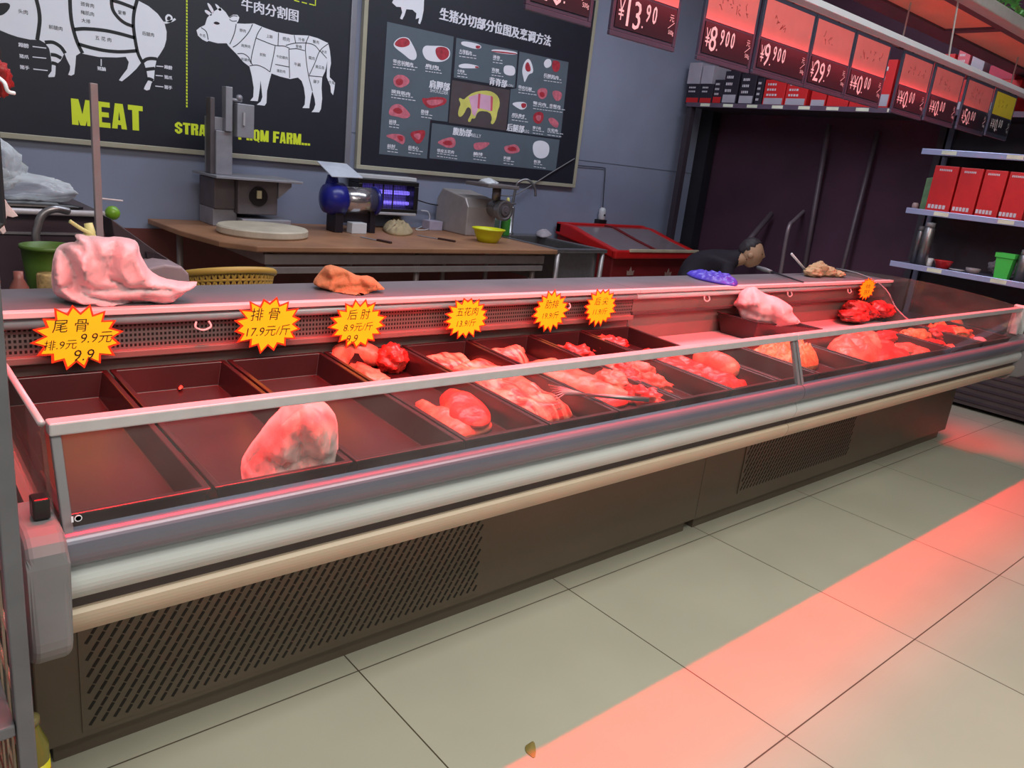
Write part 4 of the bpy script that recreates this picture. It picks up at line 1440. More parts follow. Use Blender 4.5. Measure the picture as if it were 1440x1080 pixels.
bg = MB().box(1.765, 1.862, 4.44, 4.58, 1.305, 1.485).build('blade_guard', M_sawsteel, sw, bevel=.004)
MB().bar((1.80, 4.434, 1.37), (1.80, 4.434, 1.44), .010, .010).build('guard_handle', M_alu, bg)
MB().tube([(1.74, 4.47, 1.50), (1.80, 4.47, 1.50)], .010, 10).lathe([(.016, -.012), (.016, .012)], (1.785, 4.47, 1.515), 12, axis='y').build('clamp_knob', M_sawsteel, sw, smooth=True)
mb = MB().lathe([(.055, 0), (.055, .012), (.03, .014)], (1.90, 4.452, .985), 24, axis='y')
sbx = mb.build('switch_box', M_blackplastic, sw)
MB().box(1.885, 1.912, 4.436, 4.450, .975, 1.02).build('switch', mat('switch_cream', srgb(196, 186, 150), .5), sbx, bevel=.002)
# round chopping board
cb = thing('chopping_board', 'round thick white chopping board on the left of the work table', 'board', (1.82, 4.22, .80))
MB().lathe([(.235, .80), (.245, .81), (.245, .838), (.237, .846), (0, .846)], (1.82, 4.20, 0), 48).build('disc', mat('board_white', srgb(196, 184, 164), .6, 0, .14, 9), cb, smooth=False)
# ------------------------------------------------------------------ grinder with the silver barrel
M_blue = mat('deep_blue_plastic', srgb(30, 34, 128), 0.3, 0, 0.1)
g = thing('meat_slicer', 'blue and silver slicing machine with a slanted white feed tray, standing before the insect lamp', 'machine', (2.47, 4.42, .80))
pa, pb = at(478, 276, y=4.42), at(524, 274, y=4.42)
MB().tube([(pa.x + .01, 4.42, 1.0), (pb.x + .0, 4.42, 1.0)], .080, 32).build('barrel', mat('chrome_band', srgb(200, 196, 200), .18, .9, .04), g, smooth=True)
MB().lathe([(.03, -.12), (.085, -.10), (.10, -.05), (.10, .012), (.084, .014)], (pa.x, 4.42, 1.0), 30, axis='x').build('end_housing', M_blue, g, smooth=True)
MB().lathe([(.084, 0), (.09, .002), (.09, .022), (.02, .026)], (pb.x, 4.42, 1.0), 30, axis='x').build('end_ring', M_blue, g, smooth=True)
q = [at(461, 234, y=4.36), at(503, 238, y=4.36), at(516, 252, y=4.30), at(472, 250, y=4.30)]
MB().prism([(q[0].x, 4.50, q[0].z + .015), (q[1].x, 4.50, q[1].z + .015), (q[2].x - .01, 4.33, q[2].z), (q[3].x - .01, 4.33, q[3].z)], (0, 0, .008)).build('feed_tray', mat('tray_enamel', srgb(200, 204, 216), .35), g, bevel=.003)
MB().box(pa.x - .055, pa.x + .0, 4.36, 4.48, .80, .96).box(pa.x + .0, pb.x, 4.40, 4.46, .86, .94).box(pb.x - .03, pb.x + .01, 4.38, 4.46, .80, .93).build('stand', mat('slicer_black', srgb(30, 24, 34), .4), g, bevel=.004)
MB().box(pa.x + .045, pa.x + .15, 4.33, 4.40, .80, .868).build('drip_box', M_whitelacquer, g, bevel=.004)
MB().lathe([(.04, 1.0), (.045, 1.08), (.03, 1.14)], (pa.x - .04, 4.45, 0), 18).build('feed_neck', M_blue, g, smooth=True)
# ------------------------------------------------------------------ insect lamp on the wall
z = thing('insect_lamp', 'electric insect killer lamp with glowing violet tubes on the back wall', 'lamp', (2.87, 4.80, .90))
qa, qb = at(524, 254, y=4.70), at(580, 300, y=4.70)
x0, x1, z0, z1 = 2.66, qb.x, qb.z, 1.125
mb = MB()
mb.box(x0, x1, 4.64, 4.78, z1 - .03, z1).box(x0, x0 + .03, 4.64, 4.78, z0 + .03, z1 - .03).box(x1 - .035, x1, 4.64, 4.78, z0 + .03, z1 - .03).box(x0, x1, 4.64, 4.78, z0, z0 + .03).box(x0 + .03, x1 - .035, 4.755, 4.78, z0 + .03, z1 - .03)
mb.build('case', M_blackplastic, z, bevel=.004)
MB().box(x0 - .02, x1 - .01, 4.66, 4.78, z1 + .001, z1 + .028).build('top_cover', M_whitelacquer, z, bevel=.004)
MB().box(x0 + .01, x1 - .015, 4.632, 4.655, z0 - .012, z0 + .006).build('bottom_strip', M_alu, z, bevel=.003)
MB().box(x0 + .03, x1 - .035, 4.745, 4.754, z0 + .03, z1 - .03).build('reflector', mat('reflector_grey', srgb(150, 146, 170), .4), z)
M_uv = mat('violet_tube', srgb(120, 110, 230), .4, emit=(0.22, 0.16, 1.0, 1), estr=1.6)
for zz in (z0 + .065, z0 + .135):
    MB().tube([(x0 + .03, 4.715, zz), (x1 - .035, 4.715, zz)], .013, 12).build('tube', M_uv, z, smooth=True)
mb = MB()
xx = x0 + .04
while xx < x1 - .04:
    mb.box(xx - .0012, xx + .0012, 4.66, 4.663, z0 + .03, z1 - .03)
    xx += .013
for xx in (x0 + .12, x0 + .20, x0 + .28):
    mb.box(xx - .004, xx + .004, 4.655, 4.66, z0 + .03, z1 - .03)
for zz in [z0 + .04 + .02 * k for k in range(8)]:
    mb.box(x0 + .03, x1 - .035, 4.6635, 4.665, zz - .001, zz + .001)
mb.build('grid', mat('grid_dark', srgb(70, 66, 80), .4, .5), z)
# ------------------------------------------------------------------ mincer
mc = thing('meat_mincer', 'grey steel meat mincer with flat hopper tray behind the lime bowl', 'machine', (3.47, 4.45, .80))
mb = MB()
side = [(4.38, .80), (4.38, 1.0), (4.42, 1.06), (4.70, 1.10), (4.76, 1.02), (4.76, .80)]
mb.prism([(3.38, y, zz) for y, zz in side], (.26, 0, 0))
mb.build('housing', mat('mincer_steel', srgb(168, 160, 158), .38, .2, .08), mc, bevel=.008)
MB().box(3.39, 3.63, 4.39, 4.75, .798, .812).build('foot', M_blackplastic, mc)
MB().tube([(3.585, 4.33, 1.06), (3.585, 4.33, 1.15)], .032, 18).build('neck', M_steel, mc, smooth=True)
MB().box(3.40, 3.68, 4.20, 4.46, 1.15, 1.175).build('hopper_tray', mat('hopper_steel', srgb(120, 112, 112), .45, .2), mc, bevel=.005)
MB().lathe([(.055, 4.38), (.062, 4.30), (.072, 4.28), (.072, 4.235), (.060, 4.232), (.050, 4.236), (0, 4.236)], (3.60, 0, 1.0), 28, axis='y').build('throat', M_steel, mc, smooth=False)
MB().lathe([(.036, 4.234), (.036, 4.228), (.028, 4.226), (.012, 4.226), (.012, 4.222), (0, 4.222)], (3.60, 0, 1.0), 24, axis='y').build('plate', M_sawdark, mc)
MB().bar((3.62, 4.25, 1.045), (3.70, 4.25, 1.052), .018, .012).build('clamp_lever', M_steel, mc, bevel=.003)
mb = MB()
blob(mb, (3.50, 4.33, 1.176), (.07, .05, .03), 4, .4, 2, sub=3, flat=1.1755)
t = thing('paper_tissue', 'small white crumpled tissue on the mincer hopper tray', 'tissue', (3.50, 4.33, 1.176))
mb.build('tissue', M_whitelacquer, t, smooth=True)
# lime bowl
t = thing('plastic_bowl', 'lime yellow plastic bowl on the work table in front of the mincer', 'bowl', (3.33, 4.0, .80))
c = at(688, 341, z=.80)
prof = [(.055, .0), (.062, .004), (.082, .035), (.098, .075), (.106, .090), (.110, .090), (.110, .086)]
MB().lathe([(0, .003), (.05, .003)] + [(r - .004, h) for r, h in prof[1:4]] + [(.104, .092), (.114, .092), (.114, .086), (.101, .078), (.085, .035), (.064, 0), (0, 0)], (c.x, c.y + .02, .80), 36).build('bowl', mat('lime_plastic', srgb(214, 214, 24), .4, 0, .03), t, smooth=True)
# green bottle
c = at(700, 322, z=.80)
t = thing('detergent_bottle', 'green and white squeeze bottle between the mincer and the tap', 'bottle', (3.80, 4.45, .80))
MB().lathe([(.034, .80), (.036, .81), (.036, .92), (.03, .94)], (3.80, 4.45, 0), 18).build('body', mat('green_liquid', srgb(70, 150, 60), .3), t, smooth=True)
MB().lathe([(.03, .94), (.022, .97), (.014, .99), (.014, 1.01)], (3.80, 4.45, 0), 18).build('shoulder', M_whitelacquer, t, smooth=True)
MB().lathe([(.014, 1.01), (.017, 1.012), (.012, 1.07), (.005, 1.08)], (3.80, 4.45, 0), 14).build('cap', mat('cap_yellow', srgb(220, 210, 120), .4), t, smooth=True)
t = thing('soap_box', 'dull green plastic tub behind the squeeze bottle', 'tub', (3.86, 4.62, .80))
MB().box(3.74, 3.90, 4.63, 4.76, .80, .90).build('tub', mat('tub_green', srgb(96, 112, 100), .4), t, bevel=.008)
# rag and knives, cables, white packet
t, c = slab_at('dish_rag', 'crumpled beige cloth lying on the table right of the slicing machine', 'rag', [(536, 322), (548, 315), (562, 314), (578, 322), (582, 330), (566, 333), (545, 330)], .80, .055, mat('beige_rag', srgb(172, 152, 118), .9, 0, .15), 111, .9, 34, .03, .010, zfun=lambda x, y: .80)
for k, ((a, b), (e, d), lab) in enumerate((((508, 333), (550, 342), 'kitchen knife with dark handle lying in front of the slicing machine'), ((588, 331), (640, 340), 'kitchen knife with dark handle lying left of the lime bowl'))):
    p, q = at(a, b, z=.803), at(e, d, z=.803)
    t = thing('kitchen_knife', lab, 'knife', tuple((p + q) / 2), 'knives on the work table')
    m_ = p + (q - p) * .55
    MB().bar(p, m_, .022, .002).build('blade', M_sawsteel, t)
    MB().bar(m_, q, .022, .018).build('handle', mat('knife_handle', srgb(52, 26, 22), .5), t, bevel=.005)
t = thing('power_cable', 'thin black cable looping along the wall from the insect lamp to the mincer', 'cable', (3.2, 4.7, .80))
wire([at(581, 279, y=4.74), at(592, 283, y=4.74), at(606, 287, y=4.74), at(622, 289, y=4.74), at(634, 289, y=4.74)], .004, 'cord', M_blackplastic, t)
t = thing('power_cable', 'white cable coiled on the table behind the beige cloth', 'cable', (3.2, 4.6, .80))
wire([at(592, 296, y=4.74), at(602, 298, y=4.74), at(604, 308, y=4.74), at(597, 316, y=4.74), at(590, 320, z=.806), at(585, 323, z=.806), at(600, 323, z=.806), at(606, 318, z=.806)], .004, 'cord', M_whitelacquer, t)
t = thing('power_cable', 'pale cord running from behind the mincer up to the poster corner', 'cable', (4.3, 4.7, .8))
wire([at(694, 273, y=4.74), at(720, 275, y=4.74), at(745, 262, y=4.74), at(775, 243, y=4.75), at(808, 223, y=4.755)], .005, 'cord', M_greyplastic, t)
t = thing('carton', 'small white carton on the table left of the mincer', 'carton', (3.30, 4.66, .80))
MB().box(3.25, 3.365, 4.64, 4.74, .80, .865).build('carton', mat('carton_white', srgb(176, 166, 186), .6), t, bevel=.003)
# plug at the freezer
t = thing('plug_adapter', 'white plug adapter on a black socket above the red freezer', 'plug', (5.19, 4.76, .95))
c = at(847, 302, y=4.76)
MB().box(c.x - .05, c.x + .05, 4.74, 4.80, .86, .925).build('socket', M_blackplastic, t, bevel=.004)
MB().lathe([(.028, .925), (.032, .93), (.032, 1.0), (.026, 1.02), (.012, 1.03)], (c.x, 4.765, 0), 18).build('adapter', M_whitelacquer, t, smooth=True)
MB().box(c.x - .008, c.x + .008, 4.73, 4.736, .96, .975).build('slot', M_blackplastic, t)
t = thing('power_cable', 'thin cord hanging down the wall to the white plug adapter', 'cable', (c.x, 4.78, 1.0))
wire([(c.x, 4.765, 1.025), at(849, 270, y=4.78), at(851, 240, y=4.785), at(848, 236, y=4.785), at(826, 234, y=4.785), at(808, 232, y=4.785)], .0035, 'cord', M_darkmetal, t)

# ------------------------------------------------------------------ red chest freezer
M_red = mat('freezer_red', srgb(190, 26, 26), 0.35, 0, .06)
M_maroon = mat('freezer_maroon', srgb(112, 22, 24), 0.5, 0, .1)
fz = thing('chest_freezer', 'red chest freezer with sloping sliding glass lids by the back wall', 'freezer', (5.17, 4.40, 0))
FX0, FX1 = 4.63, 5.72
top = [(4.08, .755), (4.35, .815), (4.60, .880), (4.77, .890)]
MB().prism([(FX0 + .02, y, zz) for y, zz in [(4.10, .04), (4.10, .70), (4.35, .745), (4.76, .80), (4.76, .04)]], (FX1 - FX0 - .04, 0, 0)).build('body', M_maroon, fz, bevel=.01)
for xa, xb in ((FX0, FX0 + .07), (FX1 - .07, FX1)):
    MB().prism([(xa, y, zz) for y, zz in top] + [(xa, 4.77, .79), (xa, 4.35, .735), (xa, 4.08, .69)], (xb - xa, 0, 0)).build('side_rim', M_red, fz, bevel=.012)
MB().box(FX0, FX1, 4.06, 4.11, .69, .757).build('front_rim', M_red, fz, bevel=.012)
MB().box(FX0, FX1, 4.70, 4.77, .80, .892).build('rear_rim', M_red, fz, bevel=.012)
xm = (FX0 + FX1) / 2
lidglass = mat('lid_glass', srgb(120, 104, 108), .15, 0, .1, 3)
for xa, xb in ((FX0 + .07, xm - .02), (xm + .02, FX1 - .07)):
    MB().prism([(xa, y, zz - .008) for y, zz in top[:3]] + [(xa, 4.70, .873)] + [(xa, y, zz - .016) for y, zz in reversed(top[:3])], (xb - xa, 0, 0)).build('lid', lidglass, fz)
MB().prism([(xm - .02, y, zz + .002) for y, zz in top] + [(xm - .02, y, zz - .02) for y, zz in reversed(top)], (.04, 0, 0)).build('lid_bar', M_maroon, fz)
MB().box(FX0 + .16, FX1 - .02, 4.052, 4.07, .745, .770).build('handle_strip', mat('strip_cream', srgb(190, 176, 150), .4), fz, bevel=.004)
mb = MB()
for px, py in ((887, 382), (940, 384), (966, 374)):
    c = at(px, py, y=4.09)
    mb.prism([(c.x - .04, 4.095, c.z - .03), (c.x + .04, 4.095, c.z - .03), (c.x + .045, 4.095, c.z + .01), (c.x + .02, 4.095, c.z), (c.x, 4.095, c.z + .04), (c.x - .02, 4.095, c.z), (c.x - .045, 4.095, c.z + .01)], (0, -.002, 0))
mb.build('crown_sticker', mat('sticker_dull', srgb(150, 120, 112), .5), fz)

# ------------------------------------------------------------------ dark bay at the right: leaning bars and rail
M_bar = mat('bar_metal', srgb(104, 88, 96), 0.5, .3, .12)
for k, (a, b, d, r, lab) in enumerate((((1166, 175), (1128, 395), 3.5, .022, 'long bare metal post leaning in the dark bay'),
                                       ((1235, 185), (1205, 300), 3.1, .018, 'thin metal post in the dark bay, nearest the lit shelves'),
                                       ((1085, 300), (1028, 368), 3.9, .025, 'slanted dark beam in the bay above the stooping person'))):
    p, q = at(*a, y=d), at(*b, y=d)
    if p.x > 6.5:
        pass
    if k < 2:
        q = p + (q - p) * (p.z / (p.z - q.z))
    t = thing('metal_post', lab, 'post', tuple(q))
    MB().tube([q, p], r, 10).build('post', M_bar, t, smooth=True)
    if k == 2:
        MB().tube([q, (q.x, q.y, 0)], r, 10).build('foot_post', M_bar, t, smooth=True)
t = thing('hand_rail', 'bent pale metal hand rail rising beside the stooping person', 'rail', tuple(at(1100, 385, y=3.6)))
wire([at(1096, 392, y=3.5) - Vector((0, 0, .62)), at(1096, 392, y=3.5), at(1104, 345, y=3.5), at(1110, 318, y=3.5), at(1118, 309, y=3.55), at(1145, 283, y=3.75)], .017, 'rail', mat('rail_grey', srgb(150, 132, 138), .4, .4), t)

# ------------------------------------------------------------------ canopy over the counter, lamp rail and price tags
M_canopy = mat('canopy_dark', srgb(84, 66, 84), 0.6, 0, .08)
M_soffit = mat('canopy_soffit', srgb(244, 160, 140), 0.6, 0, .08, 3)  # terracotta brightened: the lamps' upward red glow put into the colour
cn = thing('canopy', 'hanging canopy with terracotta soffit panels, lamp glow put into their colour, and a white front edge over the counter', 'canopy', (3.0, 1.75, 2.25))
xs = [1.30, 2.95, 4.60, 6.25]
for i in range(3):
    MB().box(xs[i] + .03, xs[i + 1] - .03, 1.70, 1.95, 2.262, 2.275).build('soffit_panel', M_soffit, cn)
mb = MB()
mb.box(1.28, 6.28, 1.95, 2.07, 2.25, 2.40).box(1.28, 6.28, 1.66, 1.70, 2.25, 2.30)
for xv in xs:
    mb.box(xv - .035, xv + .035, 1.70, 1.95, 2.25, 2.29)
mb.build('frame', M_canopy, cn)
MB().box(1.28, 6.28, 1.585, 1.655, 2.245, 2.30).build('front_edge', M_alu, cn, bevel=.006)
for hx in (1.6, 3.2, 4.8, 6.1):
    MB().tube([(hx, 1.83, 2.28), (hx, 1.83, 3.3)], .006, 6).build('hanger', M_canopy, cn)
t = thing('leaf_garland', 'green artificial leaf garland on top of the canopy edge, at the top right', 'garland', (4.6, 1.5, 2.3))
mb = MB()
rnd = random.Random(8)
for k in range(420):
    x = rnd.uniform(4.15, 5.9)
    c = Vector((x, 1.62 + rnd.gauss(0, .05), 2.335 + abs(rnd.gauss(0, .05))))
    d = Vector((rnd.gauss(0, 1), rnd.gauss(0, 1), rnd.gauss(.3, .7))).normalized()
    s = d.cross(Vector((rnd.random(), rnd.random(), 1))).normalized()
    L = rnd.uniform(.03, .055)
    mb.add([c, c + d * L * .5 + s * L * .28, c + d * L, c + d * L * .5 - s * L * .28], [(0, 1, 2, 3)])
mb.tube([(4.1, 1.62, 2.308), (5.95, 1.62, 2.308)], .008, 6)
mb.build('leaves', mat('leaf_green', srgb(84, 150, 70), .5, 0, .3, 20), t)
# white lamp rail, open channel below
ZR = 2.0
lr = thing('lamp_rail', 'long white lamp rail hanging above the price tags', 'lamp', (3.0, 1.62, ZR))
MB().box(0.25, 6.2, 1.606, 1.634, ZR, ZR + .008).box(0.25, 6.2, 1.603, 1.606, ZR - .014, ZR + .008).box(0.25, 6.2, 1.634, 1.637, ZR - .022, ZR + .008).build('channel', mat('rail_white', srgb(206, 210, 226), .4, 0, .03), lr, bevel=.001)
for hx in (0.9, 2.4, 3.9, 5.4):
    MB().tube([(hx, 1.62, ZR + .006), (hx, 1.64, 2.246)], .004, 6).build('hanger', M_alu, lr)
pp = thing('tag_pipe', 'thin brown pipe under the white lamp rail, carrying the price tags', 'pipe', (3.0, 1.85, 1.995))
YT = 1.85
zp = at(1300, 78, y=YT).z
MB().tube([(0.3, YT, zp), (6.2, YT, zp)], .012, 12).build('pipe', mat('pipe_brown', srgb(150, 116, 118), .4, .2), pp, smooth=True)
for hx in (0.9, 2.4, 3.9, 5.4):
    MB().tube([(hx, YT, zp + .01), (hx, YT, 2.252)], .004, 6).build('bracket', M_alu, pp)
    MB().lathe([(.016, -.02), (.016, .02)], (hx, YT, zp), 12, axis='x').build('clip', M_blackplastic, pp)
rnd = random.Random(12)
for k in range(14):
    hx = .7 + k * .37
    MB().lathe([(.0145, -.006), (.0145, .006)], (hx, YT, zp), 12, axis='x').build('ring_clip', M_darkmetal, pp)

M_tag = mat('tag_dark', srgb(60, 66, 88), 0.35, 0, .08)
M_tagface = mat('tag_face', srgb(40, 40, 52), 0.3, 0, .08)
M_head = mat('tag_red_card', srgb(240, 124, 126), 0.22, 0, .04, coat=.4)
M_heady = mat('tag_yellow_card', srgb(222, 206, 60), 0.3, 0, .04)
M_ghost = mat('tag_faded_print', srgb(170, 62, 66), .4, 0, .05)


def price_tag(pl, pr, pb, price, label, yellow=False, unit='500g', htop=None):
    """pl, pr: photo x of the lower corners, pb: photo y of the lower left corner"""
    a = at(pl, pb, y=YT)
    b = at(pr, pb + (pr - pl) * .28, y=YT)
    w = b.x - a.x
    x0, z0 = a.x, a.z
    h = zp - .012 - z0
    z1 = z0 + h
    t = thing('price_tag', label, 'price tag', (x0 + w / 2, YT, z0), 'hanging price tags')
    mb = MB()
    e = .014
    y0 = YT - .006
    mb.box(x0, x0 + w, y0, YT + .006, z0, z0 + e).box(x0, x0 + w, y0, YT + .006, z1 - e, z1).box(x0, x0 + e, y0, YT + .006, z0 + e, z1 - e).box(x0 + w - e, x0 + w, y0, YT + .006, z0 + e, z1 - e)
    mb.box(x0 + e, x0 + w - e, y0 + .003, YT + .006, z0 + e, z1 - e)
    mb.build('frame', M_tag, t, bevel=.002)
    zs = z0 + h * .475
    hc = MB().box(x0 + e, x0 + w - e, y0, y0 + .0028, zs, z1 - e).build('header_card', M_heady if yellow else M_head, t)
    ns = MB().box(x0 + e + .003, x0 + w - e - .003, y0 - .001, y0 + .0028, z0 + e + .012, zs - .008).build('number_strip', M_tagface, t)
    mb = MB()
    big, small = price
    hh = (zs - z0 - .04)
    cz = (z0 + .02 + zs) / 2
    xw = x0 + e + .012
    n = len(big)
    write(mb, '¥', (xw + .012, y0 - .001, cz), w=.026, h=hh * .62, nrm=WALLN)
    for i, ch in enumerate(big):
        q = xw + .045 + i * .044
        if ch == '.':
            continue
        gv, gf, gw, gh = text_shape(ch)
        gh_ = hh * (.86 if ch != '¥' else .62)
        write(mb, ch, (q, y0 - .001, cz - i * .004), w=gw * gh_ / gh * .78, h=gh_, nrm=WALLN, bold=.006)
    xs_ = xw + .045 + n * .044 - .006
    mb.box(xs_ - .010, xs_ - .005, y0 - .0025, y0 - .001, cz - hh * .36, cz - hh * .30)
    for i, ch in enumerate(small):
        write(mb, ch, (xs_ + .014 + i * .033, y0 - .001, cz + hh * .14), w=.02, h=hh * .55, nrm=WALLN, bold=.015)
    mb.build('price_figures', M_white, ns)
    mb = MB()
    xu = x0 + w - e - .026
    write(mb, '元', (xu, y0 - .001, cz + hh * .22), w=.022, h=hh * .22, nrm=WALLN)
    write(mb, unit, (xu + .004, y0 - .001, cz - hh * .25), w=.028, h=hh * .18, nrm=WALLN)
    mb.bar((xu - .014, y0 - .0018, cz - hh * .12), (xu + .016, y0 - .0018, cz + hh * .10), .002, .0012)
    mb.build('unit_lettering', M_white, ns)
    mb = MB()       # faded writing on the card
    rr = random.Random(int(pl))
    for i in range(rr.randint(2, 4)):
        cx = x0 + w * (.26 + .16 * i)
        ccz = z1 - h * .27
        for k in range(5):
            p = Vector((cx + rr.uniform(-.014, .014), y0, ccz + rr.uniform(-.022, .022)))
            q = p + Vector((rr.uniform(-.016, .016), 0, rr.uniform(-.02, .02)))
            if (q - p).length > .006:
                mb.strip([p, q], .003, WALLN, .0006)
    mb.build('faded_writing', mat('tag_faded_yellow', srgb(170, 150, 50), .4) if yellow else M_ghost, hc)
    MB().tube([(x0 + w / 2, YT, z1), (x0 + w / 2, YT, zp)], .004, 6).build('hook', M_alu, t)
    return t


price_tag(737, 829, 13, ('10', '90'), 'dark price tag cropped by the top edge, left of the ¥13.90 tag')
price_tag(855, 946, 48, ('13', '90'), 'hanging price tag reading ¥13.90, alone against the grey wall')
price_tag(978, 1051, 83, ('8', '900'), 'hanging price tag reading ¥8.90 with a pink card')
price_tag(1056, 1127, 103, ('9', '900'), 'hanging price tag reading ¥9.9 with pink card and bright reflections')
price_tag(1128, 1183, 123, ('29', '9'), 'hanging price tag reading ¥29.9')
price_tag(1184, 1233, 139, ('¥0', '00'), 'hanging price tag reading 0.00, right beside the ¥29.9 tag')
price_tag(1251, 1293, 158, ('¥0', '00'), 'hanging price tag reading 0.00, left of the pair in the middle right')
price_tag(1297, 1337, 169, ('¥0', '00'), 'hanging price tag reading 0.00, just left of the ¥50.00 tag')
price_tag(1343, 1380, 181, ('50', '00'), 'hanging price tag reading ¥50.00')
price_tag(1384, 1413, 190, ('¥0', '00'), 'small hanging price tag with a yellow card, farthest right', True)

# ------------------------------------------------------------------ shelving at the right
M_shelf = mat('shelf_metal', srgb(92, 90, 110), 0.5, .2, .06)
M_shelfdark = mat('shelf_dark', srgb(56, 46, 56), 0.6, 0, .1)
M_strip = mat('shelf_price_rail', srgb(176, 180, 220), 0.25, .3, .05)
M_ticket = mat('shelf_ticket', srgb(220, 220, 200), .5)
sh = thing('shelf_unit', 'grey metal shelving with pale blue price rails, right of the counter', 'shelving', (6.25, 1.5, 0))
MB().box(6.48, 6.54, .45, 2.53, .05, 2.0).build('back_panel', M_shelfdark, sh)
for yy in (2.50, .5):
    MB().box(6.44, 6.50, yy, yy + .04, 0, 2.0).build('upright', M_shelf, sh)
for zz, xf in ((1.745, 6.02), (1.325, 6.0), (.935, 5.95)):
    sb = MB().box(xf + .01, 6.48, .5, 2.52, zz - .022, zz - .002).build('shelf_board', M_shelf, sh)
    MB().box(xf - .004, xf + .010, .48, 2.525, zz - .035, zz + .005).build('price_rail', M_strip, sb, bevel=.003)
    for k in range(4):
        yy = 2.35 - k * .42 - (zz * 7 % .2)
        MB().box(xf - .006, xf - .0045, yy - .05, yy + .05, zz - .028, zz - .002).build('price_ticket', M_ticket, sb)
MB().box(5.99, 6.02, .48, 2.525, .03, .53).build('base_front', mat('base_slats', srgb(74, 64, 66), .6), sh)
MB().box(6.02, 6.48, .48, 2.525, .50, .53).build('base_board', M_shelf, sh)
mb = MB()
for k in range(9):
    mb.box(5.982, 5.99, .5, 2.0, .06 + k * .05, .075 + k * .05)
mb.build('base_slat', M_shelfdark, sh)
ts = thing('wall_shelf', 'long dark high shelf stacked with boxes above the dark bay', 'shelf', (6.27, 2.6, 1.99))
MB().box(5.98, 6.54, .45, 4.66, 1.985, 2.008).build('board', M_shelfdark, ts)
fr_ = MB().box(5.968, 5.980, .45, 4.66, 1.978, 2.014).build('front_rail', mat('rail_dull', srgb(92, 76, 96), .45), ts)
for k in range(8):
    yy = 4.45 - k * .24
    MB().box(5.966, 5.968, yy - .05, yy + .05, 1.984, 2.008).build('price_ticket', M_ticket, fr_)
MB().box(6.50, 6.54, 2.58, 2.63, 0, 1.985).build('rear_post', M_shelfdark, ts)
MB().box(5.98, 6.04, 4.60, 4.655, 0, 1.985).build('front_post', M_shelfdark, ts)

M_boxblack = mat('box_black', srgb(40, 32, 46), .5, 0, .1)
M_boxred = mat('box_red', srgb(206, 34, 38), .45, 0, .06)
M_boxwhite = mat('box_white', srgb(176, 168, 182), .5, 0, .08)
M_boxink = mat('box_pale_print', srgb(210, 200, 210), .5)


def shelf_box(px0, px1, py0, py1, m, label, band=None, group='boxes on the high shelf', xf=6.02, z0=None, marks=2, depth=.26):
    a = at(px0, (py0 + py1) / 2, x=xf)
    b = at(px1, (py0 + py1) / 2, x=xf)
    zt = at((px0 + px1) / 2, py0, x=xf).z
    zb = z0 if z0 is not None else at((px0 + px1) / 2, py1, x=xf).z
    y0, y1 = b.y + .002, a.y - .002
    t = thing('gift_box', label, 'box', (xf + depth / 2, (y0 + y1) / 2, zb), group)
    cart = MB().box(xf, xf + depth, y0, y1, zb, zt).build('carton', m, t, bevel=.003)
    h = zt - zb
    w = y1 - y0
    if band:
        MB().box(xf - .0012, xf, y0 + w * .06, y1 - w * .06, zb + h * .06, zb + h * .30).build('band', M_boxwhite if band == 'w' else M_boxred, cart)
    if marks:
        mb = MB()
        rr = random.Random(int(px0 * 3 + py0))
        for k in range(marks):
            zc = zb + h * (.82 - .2 * k)
            yy = y1 - w * .14
            while yy > y0 + w * .45:
                L = w * rr.uniform(.05, .1)
                mb.box(xf - .0012, xf, yy - L, yy, zc - h * .04, zc + h * .04)
                yy -= L + w * .04
        mb.build('printed_mark', M_boxink, cart)
    return t, zt


ZS = 2.009
_, top1 = shelf_box(965, 984, 118, 147, M_boxblack, 'black box at the left end of the high shelf, under the left grey-white carton', 'r', z0=ZS)
_, top2 = shelf_box(984, 1002, 118, 147, M_boxblack, 'black box under the right half of the grey-white cartons, second on the high shelf', 'r', z0=ZS)
shelf_box(968, 986, 88, 116, M_boxwhite, 'grey-white carton on top of the leftmost black box', z0=top1 + .001, marks=0)
shelf_box(987, 1003, 92, 117, M_boxwhite, 'grey-white carton on top of the second black box', z0=top2 + .001, marks=0)
shelf_box(1003, 1016, 112, 147, M_boxblack, 'narrow black box, third on the high shelf', 'r', z0=ZS, marks=3)
shelf_box(1017, 1038, 100, 147, M_boxblack, 'tall black box with a white and red foot, fourth on the high shelf', 'w', z0=ZS, marks=3)
shelf_box(1040, 1062, 104, 147, M_boxblack, 'tall black box hanging under the ¥8.90 tag, fifth on the high shelf', 'w', z0=ZS, marks=3)
shelf_box(1063, 1073, 110, 147, M_boxblack, 'narrow black box touching the red boxes on the high shelf', z0=ZS, marks=4)
shelf_box(1074, 1104, 112, 147, M_boxred, 'red box with white foot band, next to the black boxes', 'w', z0=ZS, marks=3)
shelf_box(1105, 1136, 112, 147, M_boxred, 'red box with white foot band, below the ¥9.9 tag', 'w', z0=ZS, marks=3)
shelf_box(1141, 1163, 116, 150, M_boxred, 'red box with a broad white band below the ¥29.9 tag', 'w', z0=ZS, marks=1)
shelf_box(1165, 1196, 112, 150, M_boxred, 'plain red box behind the ¥29.9 and 0.00 tags', z0=ZS, marks=0)
shelf_box(1197, 1227, 110, 150, M_boxred, 'plain red box partly hidden by the right edge of the fourth pink card tag', z0=ZS, marks=0)
shelf_box(1229, 1256, 84, 151, M_boxred, 'tall red box with two white tickets in the gap between the tag groups', 'w', z0=ZS, marks=2)
_, t4 = shelf_box(1258, 1298, 112, 153, M_boxred, 'red box behind the first 0.00 tag of the right group', 'w', z0=ZS, marks=0)
